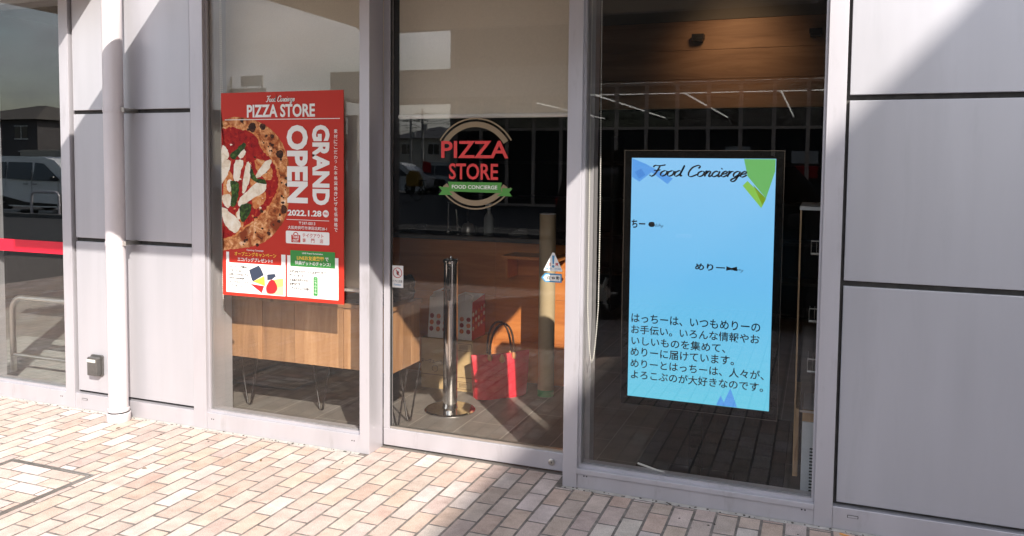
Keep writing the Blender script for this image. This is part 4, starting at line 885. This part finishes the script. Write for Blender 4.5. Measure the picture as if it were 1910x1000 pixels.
def kei_x(t, X, Y, Z, sx, W_):
    for x in (-.95, -.14, .85):
        m = MB()
        for s_ in (-1, 1): m.box((X + sx * x - .005, Y + s_ * (W_ / 2 + .001) - .003, Z + .32), (X + sx * x + .005, Y + s_ * (W_ / 2 + .001) + .003, Z + 1.0), BLACKP)
        m.build('door_gap', t)
    for s_ in (-1, 1):
        B((X + sx * .75 - .06, Y + s_ * (W_ / 2 + .1) - .08, Z + 1.02), (X + sx * .75 + .06, Y + s_ * (W_ / 2 + .1) + .06, Z + 1.16), BLACKP).build('wing_mirror', t, bevel=.03)
        B((X + sx * -.28 - .08, Y + s_ * (W_ / 2 + .011) - .01, Z + .88), (X + sx * -.28 + .08, Y + s_ * (W_ / 2 + .011) + .01, Z + .92), CHROME).build('door_handle', t, bevel=.005)
        B((X + sx * -1.72, Y + s_ * (W_ / 2 - .1) - .05, Z + .8), (X + sx * -1.62, Y + s_ * (W_ / 2 - .1) + .05, Z + 1.25), pm('tail lamp', (.4, .02, .02), .2)).build('tail_light', t, bevel=.02)
        B((X + sx * 1.5, Y + s_ * (W_ / 2 - .2) - .14, Z + .72), (X + sx * 1.69, Y + s_ * (W_ / 2 - .2) + .14, Z + .88), WHITEP).build('headlight', t, bevel=.03)
car('parked_car', 'dark brown boxy small car parked on the paving facing the shop', (-.95, -4.92, -.0), kei_prof, 1.0, 1.475, PBK, (-1.1, 1.18), .28, kw, extras=kei_x)
sed = [(-2.1, .35), (-2.15, .8), (-2.05, 1.0), (-1.5, 1.08), (-.95, 1.44), (.25, 1.45), (.95, 1.0), (1.9, .88), (2.15, .6), (2.1, .28), (1.8, .22), (-1.8, .22)]
sw = [[(-1.2, 1.04), (-.85, 1.36), (-.3, 1.37), (-.28, 1.0)], [(-.2, 1.0), (-.2, 1.37), (.2, 1.36), (.72, .99)]]
for nm, lab, loc, pr, be, mat_, wn, fl in (
    ('parked_car', 'navy hatchback parked behind the white minivan', (-27.5, -18.2, -.012), kei_prof, 1.0, PBL, kw, False),
    ('parked_car', 'white saloon parked in the second car park row', (-22.6, -21.4, -.012), sed, .95, PW, sw, True),
    ('parked_van', 'white box van parked in the far row near the bicycle', (-21.5, -34.5, -.012), van_prof, .98, PW, vw, False),
    ('parked_car', 'silver minivan parked in the far row under the overhead wires', (-18.4, -36.0, -.012), van_prof, .98, PSV, vw, False),
    ('parked_car', 'black hatchback parked in the far row', (-15.2, -36.5, -.012), kei_prof, 1.0, PBL, kw, True),
    ('parked_car', 'dark saloon parked in the rearmost row', (-20.2, -42.5, -.012), sed, .95, PBK, sw, False)):
    car(nm, lab, loc, pr, be, 1.66, mat_, (-1.2, 1.25), .3, wn, fl, group='cars in the car park')
# hoop, wheel stops, bicycle
t = tag(MB().tube([(-21.15, -12.75, -.01), (-21.15, -12.75, .55), (-21.11, -12.75, .64), (-21.02, -12.75, .68), (-20.2, -12.75, .68), (-20.11, -12.75, .64), (-20.07, -12.75, .55), (-20.07, -12.75, -.01)], .038, PIPEM, 12).build('bike_hoop', smooth=60), 'pale steel hoop barrier in front of the white minivan', 'barrier')
for i, x in enumerate((-23.1, -21.6)):
    tag(B((x, -13.45, -.012), (x + .6, -13.3, .1), CONC).build('wheel_stop', bevel=.02), ('concrete wheel stop beside the rear wheel of white minivan', 'concrete wheel stop behind the hoop barrier')[i], 'wheel stop', 'wheel stops in the car park')
t = thing('bicycle', 'black city bicycle with yellow child seat cover', 'bicycle', (-15.8, -27.2, 0))
bx, by = -15.9, -27.2
for x in (-.53, .53):
    w_ = MB().tube([(bx + x + .31 * math.cos(a * .2618), by, .33 + .31 * math.sin(a * .2618)) for a in range(24)], .022, RUBBER, 6, True).build('wheel', t, smooth=60)
    m = MB()
    for k in range(8): m.tube([(bx + x, by, .33), (bx + x + .29 * math.cos(k * .785), by, .33 + .29 * math.sin(k * .785))], .004, STEEL, 4)
    m.build('spokes', w_)
m = MB()
for a, b_ in (((-.53, .33), (-.1, .33)), ((-.1, .33), (-.2, .85)), ((-.53, .33), (-.18, .75)), ((-.1, .33), (.38, .72)), ((.38, .72), (.53, .33)), ((.38, .72), (.34, .95))): m.tube([(bx + a[0], by, a[1]), (bx + b_[0], by, b_[1])], .022, BLACKP, 6)
m.build('frame', t); B((bx - .32, by - .08, .85), (bx - .08, by + .08, .91), BLACKP).build('saddle', t, bevel=.03)
MB().tube([(bx + .18, by - .27, 1.0), (bx + .34, by, .97), (bx + .18, by + .27, 1.0)], .016, STEEL, 6).build('handlebar', t)
B((bx + .4, by - .18, .68), (bx + .75, by + .18, .95), BLACKP).build('basket', t, bevel=.02)
MB().slab(lambda u, v, w: (bx + u, by + w, v), [(-.95, .62), (-.98, 1.05), (-.8, 1.32), (-.5, 1.28), (-.33, .9), (-.36, .62)], pm('yellow rain cover', (.55, .30, .03), .5), -.22, .22).build('seat_cover', t, bevel=.06)
# road side flag
t = thing('banner_flag', 'red banner flag on a thin pole in the car park', 'flag', (-17.6, -30, 0)); MB().tube([(-17.6, -30, 0), (-17.6, -30, 1.85)], .02, STEEL, 6).build('pole', t)
MB().slab(lambda u, v, w: (-17.58 + u, -30 + w, v), [(0, 1.25), (.42, 1.18), (.42, 1.66), (0, 1.75)], pm('red flag cloth', lin(200, 25, 40), .7), -.008, .008).build('cloth', t)
# opposite shop building
OB = thing('opposite_store', 'long flat roofed store with tall glazed front across the car park', 'store', (-5, -27, 0))
OF = pm('store frame', (.68, .55, .47), .5); OUP = pm('store fascia', (.15, .115, .09), .8, 0, .1, 1); OWALL = pm('store wall', (.40, .38, .35), .8, 0, .05, .6); OIN = pm('store interior', (.03, .028, .027), .9)
ox0, ox1, oy = -13.6, 4.0, -25.2
B((ox0, oy, 4.62), (ox1, oy + .2, 8.6), OUP).build('upper_wall', OB); B((ox0 - .3, -45, 8.6), (ox1 + .3, oy + .4, 8.9), CONC).build('roof', OB)
B((ox0 - .2, -45, 0), (ox0, oy + .2, 8.6), OWALL).build('side_wall', OB); B((ox1, -45, 0), (ox1 + .2, oy + .2, 8.6), OWALL).build('side_wall', OB)
B((ox0, -45, 0), (ox1, -44.8, 4.6), OIN).build('back_wall', OB); B((ox0, -44.8, 4.45), (ox1, oy, 4.6), OIN).build('ceiling_slab', OB); B((ox0, -44.8, -.01), (ox1, oy, .02), OIN).build('floor_slab', OB)
nb = 16; bw = (ox1 - ox0) / nb
for i in range(nb + 1): B((ox0 + i * bw - .065, oy - .02, 0), (ox0 + i * bw + .065, oy + .12, 4.62), OF).build('mullion', OB)
for i in range(nb):
    a, b_ = ox0 + i * bw + .066, ox0 + (i + 1) * bw - .066
    for z in (2.92, 4.5, .0): B((a, oy, z), (b_, oy + .10, z + .10), OF).build('transom', OB)
    solid = i == 13
    B((a, oy + .04, .105), (b_, oy + .055, 2.915), OIN if not solid else OWALL).build('window_pane', OB)
    B((a, oy + .04, 3.025), (b_, oy + .055, 4.495), CLEAR if not solid else OWALL).build('window_pane', OB)
LED = em('led strip', (1, .97, .92), 1.4)
for x in (-12.1, -8.45, -4.93, -1.4, 2.1): B((x - .025, -43, 4.40), (x + .025, -27.5, 4.445), LED).build('strip_light', OB)
for y in (-27.2,): B((ox0 + .3, y, 4.38), (ox1 - .3, y + .04, 4.41), LED).build('strip_light', OB)
POSTW = pm('notice white', (.6, .6, .58), .7); POSTR = pm('notice red', lin(170, 30, 30), .7)
for x, z, mt in ((-.9, 1.75, POSTW), (-.9, 1.25, POSTR), (-8.6, 1.6, POSTW), (-6.2, 1.2, POSTR), (1.2, 1.6, POSTW), (-3.1, 1.9, POSTW)): B((x, oy + .057, z), (x + .85, oy + .063, z + .42), mt).build('window_notice', OB)
sl = B((-18.3, -26.6, 4.12), (ox0 + 5, oy + 1.6, 5.2), OWALL).build('walkway_roof', OB)
for x in (-17.9,): B((x, -26.4, 0), (x + .3, -26.1, 4.12), CONC).build('column', OB)
# wing to the right that throws the broad soft shadow
WG = thing('side_wing', 'tall pale wing of the shopping building right of the shop', 'building', (10, -10, 0))
B((7.0, -21, 0), (15, -1.5, 9.30), OWALL).build('wall', WG)
for i in range(5):
    for z in (1.2, 5.0):
        w_ = B((6.97, -19.5 + i * 3.6, z), (6.998, -17.6 + i * 3.6, z + 2.0), CARGLASS).build('window', WG)
        MB().box((6.95, -19.56 + i * 3.6, z - .08), (6.999, -17.54 + i * 3.6, z - .005), ALU).box((6.95, -19.56 + i * 3.6, z + 2.005), (6.999, -17.54 + i * 3.6, z + 2.08), ALU).build('frame', w_)
# houses
def house(label, x0, x1, y0, y1, he, hr, wall, roofc, wins, loc):
    t = thing('house', label, 'house', loc); B((x0, y0, 0), (x1, y1, he), wall).build('wall', t)
    o_ = .5; cx, cy = (x0 + x1) / 2, (y0 + y1) / 2; rl = max(0, (x1 - x0) - (y1 - y0)) / 2
    MB().add([(x0 - o_, y0 - o_, he), (x1 + o_, y0 - o_, he), (x1 + o_, y1 + o_, he), (x0 - o_, y1 + o_, he), (cx - rl, cy, hr), (cx + rl, cy, hr)], [(0, 1, 5, 4), (1, 2, 5), (2, 3, 4, 5), (3, 0, 4), (3, 2, 1, 0)], roofc).build('roof', t)
    for (a, b_, c_, d) in wins:
        w_ = B((a, y1 - .02, c_), (b_, y1 + .03, d), CARGLASS).build('window', t)
        MB().box((a - .06, y1, c_ - .07), (b_ + .06, y1 + .06, c_ - .001), WHITEP).box((a - .06, y1, d + .001), (b_ + .06, y1 + .06, d + .06), WHITEP).box(((a + b_) / 2 - .03, y1 + .031, c_), ((a + b_) / 2 + .03, y1 + .05, d), WHITEP).build('frame', w_)
    return t
HG = pm('dark house render', (.11, .10, .10), .9, 0, .1, 1); HC = pm('cream house render', (.74, .70, .60), .9, 0, .05, 1); RT = pm('brown roof tiles', (.10, .085, .07), .8, 0, .2, 6); RT2 = pm('grey roof tiles', (.13, .13, .14), .8, 0, .2, 6)
house('dark grey two storey house with brown hipped roof beyond the white minivan', -64, -53.9, -48, -39, 4.6, 6.0, HG, RT, [(-56.2, -54.9, 3.2, 4.1), (-60, -58.6, 3.2, 4.1), (-55.8, -54.0, .8, 2.2)], (-57, -43, 0))
house('cream house with small upper windows next to the dark grey house', -61.5, -50, -54, -44, 4.9, 6.4, HC, RT, [(-59.7, -59.2, 3.5, 4.4), (-58.4, -57.9, 3.5, 4.4), (-55, -54.3, 3.6, 4.6)], (-49, -49, 0))
house('beige house under the overhead wires in the distance', -41, -33.5, -76, -68, 4.2, 5.6, HC, RT2, [(-39.6, -38.4, 2.6, 3.6), (-36.6, -35.4, 2.6, 3.6)], (-37, -72, 0))
house('grey roofed house behind the far row of cars', -33, -27.5, -82, -74, 4.0, 5.8, HG, RT2, [(-31.8, -30.6, 2.4, 3.4), (-29.8, -28.7, 2.4, 3.4)], (-30, -78, 0))
tag(B((-53, -37.1, 0), (-40.5, -36.9, 2.3), pm('garden wall', (.52, .48, .40), .9, 0, .1, 2)).build('garden_wall', bevel=.02), 'long beige garden wall behind the parked cars', 'wall')
t = thing('shop_tower', 'red shop block with flat roof and pale upper band', 'building', (-54, -60, 0)); B((-58, -62, 0), (-52.5, -56, 4.6), pm('red cladding', lin(150, 45, 40), .7)).build('wall', t); B((-58.1, -62.1, 4.6), (-52.4, -55.9, 4.9), WHITEP).build('parapet', t)
t = thing('sign_pylon', 'slim white sign pylon standing in the car park', 'sign', (-31.4, -46, 0)); B((-31.8, -46.3, 0), (-31.0, -46, 4.9), POSTW).build('panel', t, bevel=.03); B((-31.9, -46.35, 4.9), (-30.9, -45.95, 5.05), PSV).build('cap', t)
t = thing('rooftop_billboard', 'rooftop billboard frame on legs seen from behind', 'billboard', (-57, -66, 0))
B((-60, -68, 0), (-52, -63, 7.0), OWALL).build('building_block', t)
m = MB()
for x in (-58.6, -56.6, -54.6): m.tube([(x, -65.5, 7), (x, -65.5, 10.6)], .09, STEEL, 6).tube([(x, -65.5, 10.6), (x, -64.0, 7)], .06, STEEL, 6)
m.tube([(-59, -65.5, 8.6), (-54.2, -65.5, 8.6)], .07, STEEL, 6); m.build('legs', t); B((-59, -65.7, 8.9), (-54.2, -65.55, 9.4), POSTW).build('lower_board', t); B((-57.4, -65.7, 9.6), (-54.6, -65.55, 10.7), POSTW).build('upper_board', t)
# poles and wires
PT = [(-34.3, -60), (-33.4, -60.5), (-30.0, -60), (-52, -62)]
for i, (x, y) in enumerate(PT):
    t = thing('utility_pole', ('concrete utility pole nearest the beige house', 'taller utility pole with a transformer beside it', 'utility pole close to the edge of the opposite store', 'lone utility pole near the red shop block')[i], 'utility pole', (x, y, 0), 'utility poles along the street')
    h = (5.9, 6.6, 5.6, 7.5)[i]; MB().lathe([(.14, 0), (.09, h)], (x, y, 0), CONC, 12).build('shaft', t, smooth=60)
    MB().box((x - .8, y - .05, h - .5), (x + .8, y + .05, h - .4), STEEL).box((x - .6, y - .05, h - 1.1), (x + .6, y + .05, h - 1.0), STEEL).build('crossarm', t); MB().lathe([(.2, h - 2.0), (.2, h - 1.4)], (x + .3, y, 0), PSV, 12).build('transformer', t)
m = MB()
for k, (z, s_) in enumerate(((5.9, .5), (5.6, .4), (5.2, .6), (4.7, .5))):
    for (xa, xb) in ((-52, -34.3), (-34.3, -30), (-30, -12)):
        m.tube([(xa + (xb - xa) * i / 8, -60 - .3 * k, z - s_ * 4 * (i / 8) * (1 - i / 8)) for i in range(9)], .022, RUBBER, 4)
tag(m.build('overhead_wires'), 'black overhead wires strung between the utility poles', 'wires')
# trees by the houses
LEAF = pm('dark leaves', (.035, .055, .025), .8, 0, .5, 3); BARK = pm('bark', (.09, .065, .045), .9)
def tree(label, x, y, h, r):
    t = thing('garden_tree', label, 'tree', (x, y, 0), 'garden trees beyond the car park'); rnd = random.Random(int(x * 10))
    m = MB().tube([(x, y, 0), (x + .05, y, h * .4), (x, y, h * .75)], [.12, .08, .03], BARK, 7)
    for k in range(5): a = k * 1.3; m.tube([(x, y, h * .4), (x + r * .7 * math.cos(a), y + r * .7 * math.sin(a), h * .72)], [.05, .015], BARK, 5)
    m.build('trunk', t); vs = []; fs = []
    for k in range(1500):
        c_ = k % 9; a = c_ * 2.4; q = Vector((x + r * .55 * math.cos(a), y + r * .55 * math.sin(a), h * (.5 + .4 * ((c_ * 7) % 9) / 9)))
        p = q + Vector((rnd.gauss(0, r * .28), rnd.gauss(0, r * .28), rnd.gauss(0, r * .25))); d1 = Vector((rnd.uniform(-1, 1), rnd.uniform(-1, 1), rnd.uniform(-1, 1))).normalized() * .14; d2 = d1.cross(Vector((rnd.uniform(-1, 1), rnd.uniform(-1, 1), .3))).normalized() * .08
        o_ = len(vs); vs += [p - d1, p + d2, p + d1, p - d2]; fs.append((o_, o_ + 1, o_ + 2, o_ + 3))
    MB().add(vs, fs, LEAF).build('crown', t)
tree('rounded dark tree in front of the cream house', -56.4, -41.6, 3.3, 1.3); tree('small dark tree near the garden wall end', -46.5, -43, 3.2, 1.2); tree('bushy tree beyond the silver minivan', -27.0, -66, 4.2, 1.8); tree('bushy tree left of the beige house', -43.5, -66, 4.4, 1.9)
if _fo.name in COL.objects: COL.objects.unlink(_fo)
bpy.data.objects.remove(_fo)
